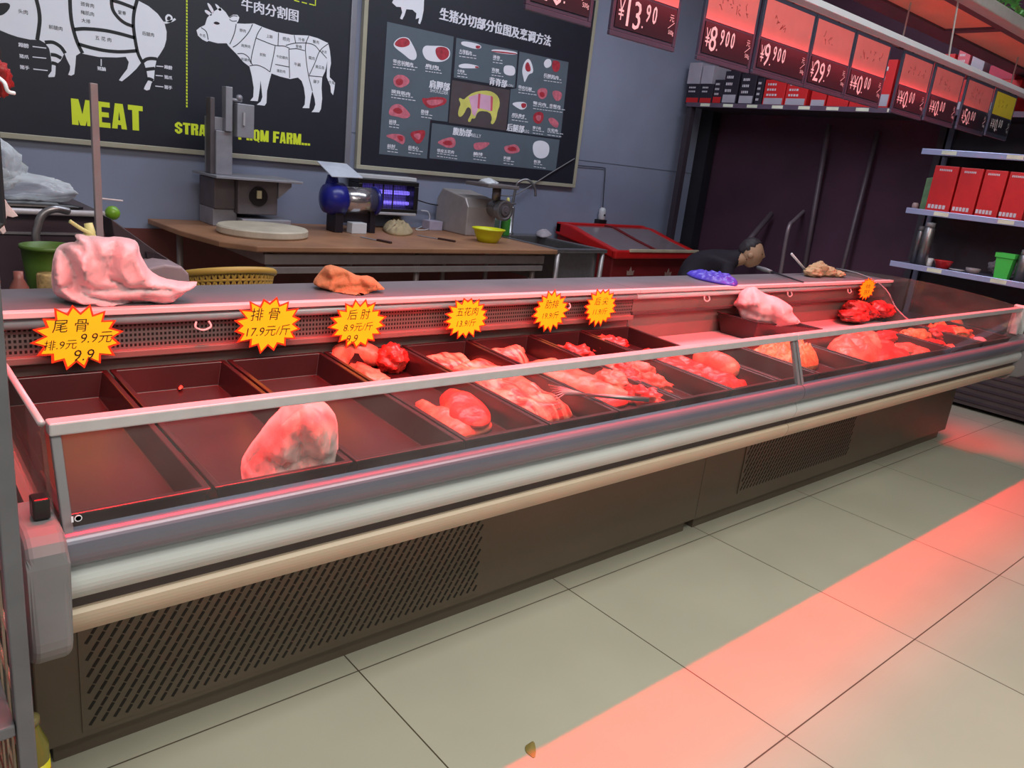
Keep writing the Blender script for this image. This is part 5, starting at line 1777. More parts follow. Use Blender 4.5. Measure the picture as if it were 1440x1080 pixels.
_, t5 = shelf_box(1300, 1342, 112, 155, M_boxred, 'red box behind the 0.00 tag left of ¥50.00', z0=ZS, marks=0)
_, t6 = shelf_box(1344, 1386, 112, 157, M_boxred, 'red box behind the ¥50.00 tag', 'w', z0=ZS, marks=0)
_, t7 = shelf_box(1388, 1432, 112, 160, M_boxred, 'red box at the right edge beside the yellow card tag', 'w', z0=ZS, marks=0)
shelf_box(1305, 1340, 76, 112, M_boxred, 'red box stacked high behind the lamp rail, on the 0.00 side', z0=t5 + .001, marks=1)
shelf_box(1344, 1362, 70, 112, mat('box_pink', srgb(214, 96, 110), .5), 'pink box stacked high behind the lamp rail', z0=t6 + .001, marks=2)
shelf_box(1364, 1384, 74, 112, M_boxwhite, 'white box stacked high behind the lamp rail', z0=t6 + .001, marks=0)
shelf_box(1390, 1430, 92, 112, mat('box_magenta', srgb(190, 50, 80), .5), 'magenta box stacked high at the right edge', z0=t7 + .001, marks=0)

# second shelf: red gift boxes
for k, (a, b, lab) in enumerate(((1308, 1343, 'red gift box at the left of the row on the middle shelf'), (1344, 1377, 'second red gift box from the left on the middle shelf'),
                                 (1378, 1411, 'third red gift box from the left on the middle shelf'), (1412, 1447, 'red gift box at the right edge of the middle shelf row'))):
    t, zt = shelf_box(a, b, 233 + k * 3, 292 + k * 4, M_boxred, lab, None, 'red gift boxes on the middle shelf', 6.04, 1.3265, 0, .22)
    y0 = at(b, 260, x=6.04).y
    y1 = at(a, 260, x=6.04).y
    mb = MB()
    w = y1 - y0
    for i in range(7):
        mb.box(6.0388, 6.04, y1 - w * (.24 + .075 * i) - w * .05, y1 - w * (.24 + .075 * i), zt - .035, zt - .022)
    for i in range(5):
        mb.box(6.0388, 6.04, y1 - w * (.12 + .15 * i) - w * .11, y1 - w * (.12 + .15 * i), 1.345, 1.372)
    mb.build('printed_mark', M_boxink, t)
t = thing('gift_pack', 'green packet at the left end of the middle shelf', 'packet', (6.1, 2.42, 1.3265))
MB().prism([(6.08, 2.36, 1.3265), (6.08, 2.47, 1.3265), (6.08, 2.47, 1.55), (6.08, 2.38, 1.57)], (.08, 0, 0)).build('packet', mat('packet_green', srgb(96, 128, 92), .5, 0, .3, 14), t, bevel=.004)
t = thing('small_jar', 'tiny pale jar at the left tip of the middle shelf', 'jar', (6.04, 2.49, 1.3265))
MB().lathe([(.018, 1.3265), (.022, 1.335), (.022, 1.36), (.014, 1.37)], (6.04, 2.485, 0), 14).build('jar', mat('jar_pale', srgb(170, 140, 140), .4), t, smooth=True)
# bottom shelf crockery
ZB = .934
for a, b, yt, xx, lab in ((1283, 1295, 318, 6.12, 'slim steel flask at the left end of the lower shelf, behind the thicker one'), (1291, 1309, 313, 6.03, 'thick steel flask at the left end of the lower shelf')):
    p, q = at(a, 352, x=xx), at(b, 352, x=xx)
    zt = at((a + b) / 2 + 6, yt, x=xx).z
    r = abs(p.y - q.y) * .42
    cy = (p.y + q.y) / 2
    t = thing('thermos_flask', lab, 'flask', (xx, cy, ZB), 'steel flasks on the lower shelf')
    MB().lathe([(r, ZB), (r, zt - .04), (r * .8, zt - .03)], (xx, cy, 0), 20).build('body', M_steel, t, smooth=True)
    MB().lathe([(r * .75, zt - .03), (r * .85, zt - .028), (r * .85, zt), (r * .5, zt + .003)], (xx, cy, 0), 18).build('lid', M_greyplastic, t, smooth=True)


def crock(px, py, xx, prof, name, label, cat, m, part):
    c = at(px, py, x=xx)
    t = thing(name, label, cat, (xx, c.y, ZB))
    MB().lathe([(r, ZB + h) for r, h in prof], (xx, c.y, 0), 26).build(part, m, t, smooth=True)


crock(1310, 355, 6.06, [(.022, 0), (.025, .01), (.026, .06), (.022, .06), (.02, .01)], 'cup', 'small grey cup left of the red bowl on the lower shelf', 'cup', M_whitelacquer, 'cup')
crock(1329, 360, 6.04, [(.03, 0), (.04, .004), (.062, .055), (.064, .06), (.058, .058), (.03, .012), (0, .012)], 'bowl', 'red bowl on the lower shelf', 'bowl', mat('bowl_red', srgb(190, 40, 44), .3), 'bowl')
crock(1350, 364, 6.03, [(.03, 0), (.05, .012), (.052, .016), (.03, .012), (0, .01)], 'saucer', 'flat pale saucer right of the red bowl', 'saucer', M_whitelacquer, 'saucer')
crock(1372, 366, 6.03, [(.03, 0), (.044, .02), (.048, .04), (.044, .04), (.03, .012), (0, .01)], 'bowl', 'small grey bowl left of the green flower pot', 'bowl', mat('bowl_grey', srgb(150, 136, 140), .4), 'bowl')
c = at(1411, 374, x=6.02)
t = thing('flower_pot', 'bright green square plastic pot on the lower shelf', 'pot', (6.05, c.y, ZB))
mb = MB()
y0, y1 = at(1425, 368, x=6.02).y, at(1398, 368, x=6.02).y
zt = at(1411, 356, x=6.02).z
v = []
for (i, zz) in ((.016, ZB), (.004, zt - .03), (-.004, zt - .03), (-.004, zt), (.004, zt), (.018, ZB + .008)):
    v += [(6.02 + i, y0 + i, zz), (6.02 + i, y1 - i, zz), (6.02 + .10 - i, y1 - i, zz), (6.02 + .10 - i, y0 + i, zz)]
fs = [(0, 1, 2, 3)]
for k in range(5):
    for i in range(4):
        fs.append((k * 4 + i, k * 4 + (i + 1) % 4, k * 4 + 4 + (i + 1) % 4, k * 4 + 4 + i))
fs.append((20, 21, 22, 23))
mb.add(v, fs).build('pot', mat('pot_green', srgb(76, 200, 84), .4, 0, .03), t)
t = thing('plastic_bag', 'clear plastic bag lying behind the green flower pot', 'bag', (6.25, c.y + .05, ZB))
mb = MB()
blob(mb, (6.27, c.y + .06, ZB + .06), (.09, .10, .06), 8, .35, 2.4, True, sub=4, flat=ZB + .001)
mb.build('film', film_mat('grey_film', (.5, .45, .5, 1), .3), t, smooth=True)
t = thing('thermos_flask', 'steel flask at the right edge of the picture on the lower shelf', 'flask', (6.06, 1.62, ZB), 'steel flasks on the lower shelf')
c = at(1438, 375, x=6.06)
MB().lathe([(.035, ZB), (.035, ZB + .17), (.028, ZB + .18)], (6.06, c.y, 0), 20).build('body', M_steel, t, smooth=True)
MB().lathe([(.027, ZB + .18), (.03, ZB + .182), (.03, ZB + .21), (.018, ZB + .213)], (6.06, c.y, 0), 18).build('lid', M_greyplastic, t, smooth=True)
# wire basket beyond the counter end
c = at(1436, 520, x=5.6)
c.y -= .22
wb = thing('wire_basket', 'black wire basket stand beyond the right end of the counter', 'basket', (5.62, c.y, 0))
mb = MB()
bx0, bx1, by0, by1 = 5.50, 5.85, c.y - .30, c.y + .05
for zz in (.02, .30, .42, .54, .66):
    mb.tube([(bx0, by0, zz), (bx1, by0, zz), (bx1, by1, zz), (bx0, by1, zz), (bx0, by0, zz)], .005, 6)
mb.build('rim_wire', M_darkmetal, wb, smooth=True)
mb = MB()
for k in range(8):
    yy = by0 + (by1 - by0) * k / 7
    xx = bx0 + (bx1 - bx0) * k / 7
    for p in ((bx0, yy), (bx1, yy), (xx, by0), (xx, by1)):
        mb.tube([(p[0], p[1], .30), (p[0], p[1], .66)], .003, 5)
mb.build('grid_wire', M_darkmetal, wb)
for p in ((bx0, by0), (bx1, by0), (bx1, by1), (bx0, by1)):
    MB().tube([(p[0], p[1], 0), (p[0], p[1], .66)], .007, 8).build('leg', M_darkmetal, wb)

# ------------------------------------------------------------------ person stooping in the dark bay
M_skin = mat('skin', srgb(196, 150, 120), .5, 0, .06)
M_cloth = mat('dark_clothes', srgb(34, 24, 36), .8, 0, .15)
M_hair = mat('hair_dark_grey', srgb(56, 46, 50), .6, 0, .3, 40)


def skinned(name, nodes, edges, m, parent, root=0):
    me = bpy.data.meshes.new(name)
    off = Vector(parent['base'])
    me.from_pydata([tuple(Vector(p[:3]) - off) for p in nodes], edges, [])
    me.materials.append(m)
    o = bpy.data.objects.new(name, me)
    COL.objects.link(o)
    o.parent = parent
    s = o.modifiers.new('skin', 'SKIN')
    s.use_smooth_shade = True
    for i, p in enumerate(nodes):
        me.skin_vertices[0].data[i].radius = (p[3], p[4] if len(p) > 4 else p[3])
    me.skin_vertices[0].data[root].use_root = True
    b = o.modifiers.new('sub', 'SUBSURF')
    b.levels = b.render_levels = 2
    return o


HX, HY, HZ = 5.44, 3.38, .852       # middle of the head
pr = thing('person', 'person in dark clothes stooping behind the counter, face turned right, short dark hair', 'person', (HX, HY, 0))
hip = Vector((4.74, HY, .50))
neck = Vector((HX - .12, HY, HZ - .055))
nodes = [(*hip, .14, .16), (4.86, HY, .60, .14, .17), (5.02, HY, .70, .145, .19), (5.16, HY, .765, .13, .18), (*neck, .06, .06), (HX - .05, HY, HZ - .01, .055, .055),
         # shoulders and arms
         (5.19, HY - .17, .74, .062), (5.27, HY - .22, .52, .048), (5.44, HY - .16, .42, .036),
         (5.19, HY + .17, .74, .062), (5.27, HY + .22, .52, .048), (5.44, HY + .16, .42, .036),
         # legs
         (4.80, HY - .11, .46, .095), (5.14, HY - .15, .45, .07), (5.10, HY - .15, .10, .045), (5.24, HY - .15, .05, .04),
         (4.80, HY + .11, .46, .095), (5.14, HY + .15, .45, .07), (5.10, HY + .15, .10, .045), (5.24, HY + .15, .05, .04)]
nodes = [(HX + (p[0] - HX) * .74,) + tuple(p[1:]) if p[0] < 5.25 else p for p in nodes]
edges = [(0, 1), (1, 2), (2, 3), (3, 4), (4, 5), (3, 6), (6, 7), (7, 8), (3, 9), (9, 10), (10, 11), (0, 12), (12, 13), (13, 14), (14, 15), (0, 16), (16, 17), (17, 18), (18, 19)]
skinned('body', nodes, edges, M_cloth, pr)


def head_shape(p, d):
    # face looks along +x: brow, nose, lips and chin in profile
    q = p.copy()
    f = max(0.0, d.x)
    if abs(d.y) < .35:
        k = 1 - abs(d.y) / .35
        zr = d.z
        nose = math.exp(-((zr + .12) / .13) ** 2) * .026 * k * f
        brow = math.exp(-((zr - .16) / .10) ** 2) * .006 * f
        lips = math.exp(-((zr + .42) / .08) ** 2) * .009 * k * f
        chin = math.exp(-((zr + .68) / .14) ** 2) * .016 * k * f
        q.x += nose + brow + lips + chin
    if d.z < -.2:
        q.y *= 1 - .35 * (-d.z - .2)
        if d.x < 0:
            q.x *= 1 - .35 * (-d.z - .2)
    for s in (-1, 1):
        e = Vector((d.x - .80, d.y - s * .40, d.z - .02)).length
        if e < .2:
            q.x -= .010 * (1 - e / .2)
    return q


mb = MB()
blob(mb, (HX, HY, HZ), (.092, .074, .112), 1, .0, 1, sub=4, shape=head_shape)
hd = mb.build('head', M_skin, pr, smooth=True)
hd['label'] = 'tanned face in profile'
mb = MB()


def hair_shape(p, d):
    q = p.copy()
    line = .66 if d.x > .25 else (.46 if d.x > -.25 else (.25 if d.x > -.6 else -.05))   # hairline over brow, ear and nape
    if d.z < line:
        return q * .88
    return q * 1.0


blob(mb, (HX - .006, HY, HZ + .008), (.098, .080, .114), 2, .05, 5, sub=4, shape=hair_shape)
mb.build('hair', M_hair, hd, smooth=True)
MB().tube([(HX - .15, HY, HZ - .075), (HX - .09, HY, HZ - .055), (HX - .03, HY, HZ - .03)], [.066, .058, .056], 18).build('neck', M_skin, pr, smooth=True)
for s in (-1, 1):
    MB().lathe([(.004, 0), (.020, .004), (.023, .010), (.014, .014), (.010, .006)], (HX - .012, HY + s * .070 - (.012 if s < 0 else 0), HZ - .012), 14, axis='y').build('ear', M_skin, hd, smooth=True)
    MB().lathe([(0, -.006), (.009, 0), (0, .006)], (HX + .078, HY + s * .030, HZ + .004), 10).build('eye', M_blackink, hd, smooth=True)
    # forearm skin and hands closed round each other between the knees
    hx, hy, hz = 5.46, HY + s * .145, .415
    nd = [(hx, hy, hz, .028), (hx + .05, hy - s * .03, hz - .02, .034, .02), (hx + .09, hy - s * .05, hz - .03, .03, .016)]
    ed = [(0, 1), (1, 2)]
    hand = skinned('hand', nd, ed, M_skin, pr)
    hand['base'] = pr['base']
    for f_ in range(4):
        o_ = (f_ - 1.5) * .017
        b0 = Vector((hx + .085 + abs(o_) * -.2, hy - s * .05 + o_, hz - .03))
        MB().tube([b0, b0 + Vector((.035, -s * .004, -.006)), b0 + Vector((.055, -s * .006, -.028)), b0 + Vector((.05, -s * .006, -.05))], [.0085, .0082, .0075, .006], 8).build('finger', M_skin, hand, smooth=True)
    b0 = Vector((hx + .035, hy - s * .055, hz - .018))
    MB().tube([b0, b0 + Vector((.02, -s * .022, -.006)), b0 + Vector((.045, -s * .028, -.016))], [.011, .0095, .007], 8).build('thumb', M_skin, hand, smooth=True)
pr.rotation_euler = (0, 0, math.radians(-50))
st = thing('stool', 'low dark stool under the stooping person', 'stool', (HX, HY, 0))
st.rotation_euler = (0, 0, math.radians(-50))
MB().box(4.76, 5.08, HY - .16, HY + .16, .33, .36).build('seat', M_wood, st, bevel=.006)
for i in (-1, 1):
    for j in (-1, 1):
        MB().bar((4.92 + i * .13, HY + j * .13, 0), (4.92 + i * .12, HY + j * .12, .33), .03).build('leg', M_wood, st)

# ------------------------------------------------------------------ things lying on the counter top
ZT = .8975
M_pinkbag = mat('white_bag', srgb(216, 184, 188), .42, 0, .05, 6, .55, 26)


def fold_bag(name, label, cat, parts, m, loc, extra=None):
    t = thing(name, label, cat, loc)
    mb = MB()
    for p in parts:
        blob(mb, *p[:2], **p[2])
    o = mb.build('bag', m, t, smooth=True)
    return t


t = thing('plastic_bag', 'large pale pink tied plastic bag on the left of the counter top', 'bag', (.50, 2.18, ZT))
mb = MB()
relief(mb, [(104, 329), (109, 340), (93, 341), (81, 346), (75, 360), (72, 383), (73, 407), (78, 416), (113, 429), (130, 426), (148, 431), (198, 423), (240, 428), (252, 417), (284, 396), (257, 396), (228, 391), (210, 380), (203, 368), (197, 357), (195, 343), (188, 336), (163, 332), (150, 334), (132, 331), (123, 332), (115, 329)],
       (.50, 2.14, ZT + .08), .07,
       [([(86, 348), (99, 366), (106, 384), (104, 398)], .016, -.030), ([(77, 358), (82, 388), (95, 406), (115, 418), (148, 430)], .010, .014), ([(90, 398), (105, 404), (130, 413), (160, 419), (200, 421)], .007, -.016),
        ([(117, 399), (135, 403), (153, 402), (202, 400), (240, 404)], .008, -.014), ([(162, 334), (154, 362), (150, 386), (175, 396)], .008, -.016), ([(117, 356), (121, 386)], .008, .016), ([(190, 338), (188, 360), (200, 384)], .010, .014),
        ([(113, 340), (116, 354)], .007, -.014), ([(128, 336), (133, 360)], .008, -.008), ([(140, 336), (146, 352)], .009, .008), ([(100, 344), (112, 352), (118, 372)], .009, .012), ([(176, 340), (170, 372), (180, 394)], .012, .010),
        ([(100, 412), (130, 421), (170, 425)], .007, .010), ([(205, 396), (240, 400), (270, 398)], .010, .008), ([(200, 412), (230, 416), (246, 414)], .008, -.008)],
       res=.0062, edge=.045, amp=.05, seed=3, ground=ZT + .0008).build('bag', M_pinkbag, t, smooth=True)
wire([at(133, 332, y=2.17), at(124, 327, y=2.16), at(110, 319, y=2.155), at(98, 311, y=2.15)], .005, 'tie', mat('tie_green', srgb(196, 196, 130), .5), t)
MB().tube([at(124, 334, y=2.17), at(127, 326, y=2.175), at(124, 314, y=2.18)], [.016, .012, .010], 10).build('knot', MATS['tie_green'], t, smooth=True)

t = thing('towel', 'orange brown towel bunched up on the counter top', 'towel', (1.22, 2.19, ZT))
mb = MB()
relief(mb, [(440, 395), (450, 382), (460, 371), (480, 376), (492, 382), (503, 388), (521, 387), (535, 400), (543, 408), (527, 408), (515, 414), (500, 416), (468, 410), (442, 402)], (1.22, 2.20, ZT + .05), .055,
       [([(452, 386), (466, 390), (480, 386)], .012, -.018), ([(462, 372), (468, 388), (466, 404)], .010, .012), ([(474, 402), (500, 399), (530, 402)], .009, -.014), ([(484, 380), (492, 396)], .009, -.010), ([(505, 390), (512, 404)], .009, -.010), ([(446, 398), (470, 404), (500, 410)], .007, .008), ([(450, 404), (480, 411)], .006, -.006)],
       res=.006, edge=.035, amp=.16, freq=34, seed=5, ground=ZT + .0008)
mb.build('cloth', mat('towel_orange', srgb(196, 124, 84), .9, 0, .08, 30, .3, 160), t, smooth=True)

t, c = slab_at('glove', 'crumpled violet blue plastic glove on the counter lip', 'glove', [(962, 384), (985, 385), (1012, 388), (1036, 394), (1038, 403), (1024, 401), (1000, 397), (975, 391)], .9, .028, mat('violet_plastic', srgb(76, 62, 190), .4, 0, .15, 12), 131, .9, 40, .02, .008, zfun=lambda x, y: ZT + .001)
p, q = at(1066, 374, z=.915), at(1130, 396, z=.91)
t = thing('sharpening_steel', 'knife sharpening steel with grey handle lying across the counter top', 'sharpener', tuple((p + q) / 2))
m_ = p + (q - p) * .32
p.z = q.z = m_.z = .907
MB().tube([p, p + (m_ - p) * .5, m_], [.010, .013, .009], 10).build('handle', M_greyplastic, t, smooth=True)
MB().tube([m_, q], [.005, .004], 8).build('rod', M_darkmetal, t, smooth=True)
t = thing('rag', 'knotted tan rag on the counter top near the far end', 'rag', tuple(at(1150, 384, z=.9)))
mb = MB()
c0 = at(1150, 387, z=.9)
for k, (dx, dy, rx, rz) in enumerate(((-.10, .0, .07, .028), (-.01, .02, .08, .045), (.08, 0, .075, .03), (.15, -.02, .05, .02))):
    blob(mb, (c0.x + dx, c0.y + dy - .02, ZT + rz * .8), (rx, .045, rz), 140 + k, .28, 2.0, sub=4, flat=ZT + .001)
mb.build('cloth', mat('tan_rag', srgb(186, 156, 120), .9, 0, .12, 20), t, smooth=True)
a, b = at(1117, 379, z=.905), at(1112, 357, y=2.36)
t = thing('stick', 'small white stick standing at the rear edge of the counter top', 'stick', tuple(a))
a = Vector((a.x, 2.30, ZT))
b = at(1113, 357, y=2.30)
MB().tube([a, b], .007, 8).build('stick', M_whitelacquer, t, smooth=True)

# dark tray with the pink bag at the rear of the right-hand case
t = thing('meat_tray', 'black tray tilted against the rear panel of the far case, carrying a pink bag', 'tray', (3.43, 1.95, .635), 'black meat trays')
mb = MB()
tx0, tx1, ty0, ty1 = 3.12, 3.74, 1.835, 2.06


def tring(i, zf):
    return [(x, y, zf(x)) for x, y in ((tx0 + i, ty0 + i), (tx1 - i, ty0 + i), (tx1 - i, ty1 - i), (tx0 + i, ty1 - i))]


def tlt(dz):
    return lambda x: .677 if dz == 0 else .652 + (tx1 - x) * .105 + dz


v = tring(.025, tlt(0)) + tring(.004, tlt(.05)) + tring(0, tlt(.05)) + tring(0, tlt(.056)) + tring(.014, tlt(.056)) + tring(.034, tlt(.008))
fs = [(0, 1, 2, 3)]
for k in range(5):
    for i in range(4):
        fs.append((k * 4 + i, k * 4 + (i + 1) % 4, k * 4 + 4 + (i + 1) % 4, k * 4 + 4 + i))
fs.append((20, 21, 22, 23))
mb.add(v, fs).build('tray_body', M_tray, t, bevel=.003)
t = thing('plastic_bag', 'pale pink plastic bag heaped on the tilted black tray of the far case', 'bag', (3.42, 1.95, .70))
mb = MB()
bc = Vector((3.32, 1.87, .79))
relief(mb, [(1055, 403), (1063, 403), (1067, 408), (1078, 414), (1091, 417), (1102, 423), (1115, 432), (1114, 440), (1123, 449), (1127, 455), (1104, 458), (1094, 460), (1078, 459), (1067, 457), (1050, 454), (1041, 446), (1037, 433), (1030, 428), (1037, 420), (1040, 411), (1047, 406)], bc, .085,
       [([(1058, 404), (1056, 420), (1048, 440)], .016, -.016), ([(1066, 410), (1070, 430), (1066, 452)], .018, .014), ([(1080, 416), (1088, 436), (1084, 456)], .016, -.014), ([(1100, 424), (1102, 440), (1110, 452)], .016, .014), ([(1040, 430), (1060, 440), (1090, 446)], .014, -.012), ([(1038, 422), (1052, 426), (1066, 422)], .012, .012), ([(1050, 450), (1080, 452), (1110, 450)], .010, -.010)],
       res=.010, edge=.06, amp=.12, freq=14, seed=9)
mb.build('bag', mat('pink_bag', srgb(226, 176, 178), .42, 0, .04, 6, .5, 22), t, smooth=True)

# ------------------------------------------------------------------ left end of the staff side
bn = thing('equipment_bench', 'dark equipment bench with chrome front rail at the left behind the counter', 'bench', (.3, 2.9, 0))
MB().box(-.45, .70, 2.92, 3.30, 0, 1.035).build('cabinet', mat('bench_dark', srgb(58, 44, 54), .5, 0, .08), bn, bevel=.006)
MB().box(-.45, .865, 2.42, 2.91, .745, .77).box(-.45, -.41, 2.44, 2.9, 0, .745).box(.83, .865, 2.44, 2.9, 0, .745).build('low_board', M_shelfdark, bn)
MB().tube([(-.45, 2.895, 1.03), (.70, 2.895, 1.03)], .010, 12).build('chrome_rail', M_alu, bn, smooth=True)
MB().box(-.45, .70, 2.912, 2.919, .955, .962).build('seam', M_greyplastic, bn)
lc = at(151, 293, y=2.88)
t = thing('ball', 'small green ball on the end of the chrome bench rail', 'ball', tuple(lc))
MB().lathe([(.0, -.024), (.012, -.021), (.021, -.011), (.024, 0), (.021, .011), (.012, .021), (0, .024)], (.725, 2.895, 1.035), 20).build('ball', mat('ball_green', srgb(110, 160, 40), .35), t, smooth=True)
t = thing('plastic_bag', 'bundle of clear plastic film on top of the dark bench', 'bag', (.45, 3.1, 1.035))
mb = MB()
for k, (bx, bz, rx, rz) in enumerate(((.28, .085, .20, .085), (.40, .12, .10, .095), (.50, .05, .15, .05), (.10, .10, .2, .10))):
    blob(mb, (bx, 3.08, 1.036 + bz), (rx, .11, rz), 150 + k, .25, 2.6, sub=4, flat=1.037, facets=40)
mb.build('film', film_mat('clear_bag', (.70, .76, .80, 1), .10, .15), t, smooth=True)
t = thing('dark_sheet', 'black crumpled sheet under the clear film on the bench', 'sheet', (.3, 3.0, 1.035))
t2 = slab(MB(), smooth_poly([(-.3, 2.925), (.1, 2.93), (.45, 2.925), (.62, 2.94), (.66, 2.965), (-.3, 2.965)], 1), 1.036, .03, .015, .01, .6, 14, 3).build('sheet', M_blackplastic, t, smooth=True)
t = thing('bent_pipe', 'bent chrome pipe rising in front of the dark bench', 'pipe', (.5, 2.80, .77))
wire([(.545, 2.80, .77), at(53, 345, y=2.80), at(54, 315, y=2.80), at(62, 300, y=2.80), at(78, 294, y=2.80), at(96, 297, y=2.82)], .012, 'pipe', M_steel, t)
# weighing scale with upright pole
sc = thing('weighing_scale', 'grey weighing scale with sloping black panel behind the pink bag', 'scale', (.8, 2.65, .77))
g1 = [at(a, b, y=2.56) for a, b in ((203, 374), (226, 369), (250, 372), (260, 382), (262, 400))]
zb = .77
MB().prism([(p.x, 2.52, p.z) for p in g1] + [(g1[-1].x, 2.52, zb), (g1[0].x - .12, 2.52, zb), (g1[0].x - .12, 2.52, g1[0].z)], (0, .22, 0)).build('body', mat('scale_grey', srgb(148, 130, 136), .4), sc, bevel=.008, seg=3)
g2 = [at(a, b, y=2.70) for a, b in ((151, 305), (158, 345), (216, 374), (252, 374), (216, 352))]
MB().prism([(p.x, 2.66, p.z) for p in g2], (0, .12, 0)).build('panel', mat('scale_panel', srgb(58, 50, 56), .4), sc, bevel=.003)
p1 = at(216, 361, y=2.65)
MB().prism([(p.x, 2.645, p.z) for p in [at(a, b, y=2.65) for a, b in ((207, 366), (240, 368), (222, 357), (205, 354))]], (0, .012, 0)).build('display', mat('display_dark', srgb(34, 26, 32), .2), sc)
MB().box(g2[0].x - .005, g2[1].x + .10, 2.67, 2.77, zb, g2[1].z).build('rear_block', mat('scale_panel', srgb(58, 50, 56), .4), sc)
pb = at(128, 330, y=2.62)
pt = at(131, 117, y=2.62)
t = thing('upright_pole', 'thin upright square metal pole at the left, in front of the MEAT lettering', 'pole', (pt.x, 2.62, .77))
MB().box(pt.x - .010, pt.x + .010, 2.610, 2.630, .77, pt.z).build('pole', mat('pole_grey', srgb(158, 146, 150), .4, .3), t, bevel=.002)
MB().tube([(pt.x - .01, 2.62, at(128, 278, y=2.62).z), (pt.x + .07, 2.62, at(128, 278, y=2.62).z - .005)], .003, 6).build('cross_wire', M_alu, t)
# green bucket and small tins
t = thing('plastic_bucket', 'green plastic bucket behind the left end of the counter', 'bucket', (.47, 2.55, .77))
MB().lathe([(.045, .77), (.05, .785), (.066, .92), (.070, .965), (.074, .965), (.074, .975), (.066, .975), (.060, .92), (.044, .785), (0, .785)], (.468, 2.56, 0), 28).build('bucket', mat('bucket_green', srgb(72, 104, 36), .45), t, smooth=True)
t = thing('patterned_tin', 'small patterned tin standing in front of the green bucket', 'tin', (.42, 2.48, .77))
MB().lathe([(.036, .77), (.038, .775), (.038, .905), (.034, .91)], (.455, 2.47, 0), 20).build('tin', mat('tin_pattern', srgb(150, 128, 84), .4, 0, .7, 46), t, smooth=True)
t = thing('plastic_bottle', 'small dull red bottle left of the patterned tin', 'bottle', (.38, 2.47, .77))
MB().lathe([(.022, .77), (.024, .775), (.024, .87), (.012, .895), (.012, .915)], (.375, 2.47, 0), 16).build('bottle', mat('bottle_dullred', srgb(140, 84, 76), .4), t, smooth=True)
# woven chair
ch = thing('woven_chair', 'olive yellow woven plastic chair whose back rises behind the counter', 'chair', (1.05, 2.75, 0))
M_olive = mat('olive_plastic', srgb(176, 144, 66), .45, 0, .08)
ca, cb_ = at(263, 395, y=2.72), at(392, 399, y=2.72)
cmx = (ca.x + cb_.x) / 2
rxx = (cb_.x - ca.x) / 2
zt = at(325, 383, y=2.60).z
rail_pts, low_pts = [], []
for k in range(25):
    an = math.pi * k / 24
    rail_pts.append((cmx - rxx * math.cos(an), 2.80 - .16 * math.sin(an), zt - .045 + .045 * math.sin(an)))
    low_pts.append((cmx - (rxx - .01) * math.cos(an), 2.80 - .15 * math.sin(an), zt - .10 + .03 * math.sin(an)))
MB().tube(rail_pts, .013, 10).build('back_rail', M_olive, ch, smooth=True)
mb = MB()
mb.tube(low_pts, .008, 8)
for k in range(1, 24):
    for dk in (-1, 1):
        if 0 <= k + dk <= 24:
            mb.tube([rail_pts[k], low_pts[k + dk]], .0045, 5)
mb.tube([(0.5 * (Vector(a) + Vector(b))) for a, b in zip(rail_pts, low_pts)], .005, 6)
mb.build('lattice', M_olive, ch)
MB().lathe([(.02, .42), (rxx, .42), (rxx + .01, .435), (rxx, .45), (.02, .45)], (cmx, 2.86, 0), 28, sy=.95).build('seat', M_olive, ch)
for k in (0, 8, 16, 24):
    p = Vector(low_pts[k])
    MB().tube([p, (p.x, p.y + .02, .44)], .009, 8).build('back_post', M_olive, ch)
for i in (-1, 1):
    for j in (-1, 1):
        MB().tube([(cmx + i * .12, 2.86 + j * .11, .43), (cmx + i * .15, 2.86 + j * .14, 0)], .013, 8).build('leg', M_olive, ch)

# ------------------------------------------------------------------ wire rack at the left edge, with its goods
rk = thing('wire_rack', 'grey wire rack cut by the left edge of the picture', 'rack', (.05, 1.5, 0))
RY = 1.10
rp_ = at(27, 900, y=RY)
M_rack = mat('rack_grey', srgb(98, 98, 104), .45, .2)
MB().box(rp_.x - .013, rp_.x + .009, RY - .012, RY + .012, 0, 1.205).build('post', M_rack, rk, bevel=.002)
MB().box(rp_.x - .013, rp_.x + .009, 1.88, 1.904, 0, 1.205).build('post', M_rack, rk, bevel=.002)
mb = MB()
for k in range(12):
    yy = 1.15 + k * .062
    mb.tube([(rp_.x - .012, yy, .05), (rp_.x - .012, yy, 1.18)], .0022, 5)
for k in range(12):
    zz = .09 + k * .095
    mb.tube([(rp_.x - .010, 1.88, zz), (rp_.x - .010, RY + .012, zz)], .003, 5)
mb.build('side_grid', mat('grid_pale', srgb(150, 136, 120), .4, .4), rk)
for zz in (.50, .22):
    MB().box(-.35, rp_.x - .014, RY - .01, 1.88, zz, zz + .02).build('shelf', M_rack, rk, bevel=.003)
MB().box(-.37, -.35, RY - .01, 1.9, 0, 1.2).build('far_side', M_rack, rk)
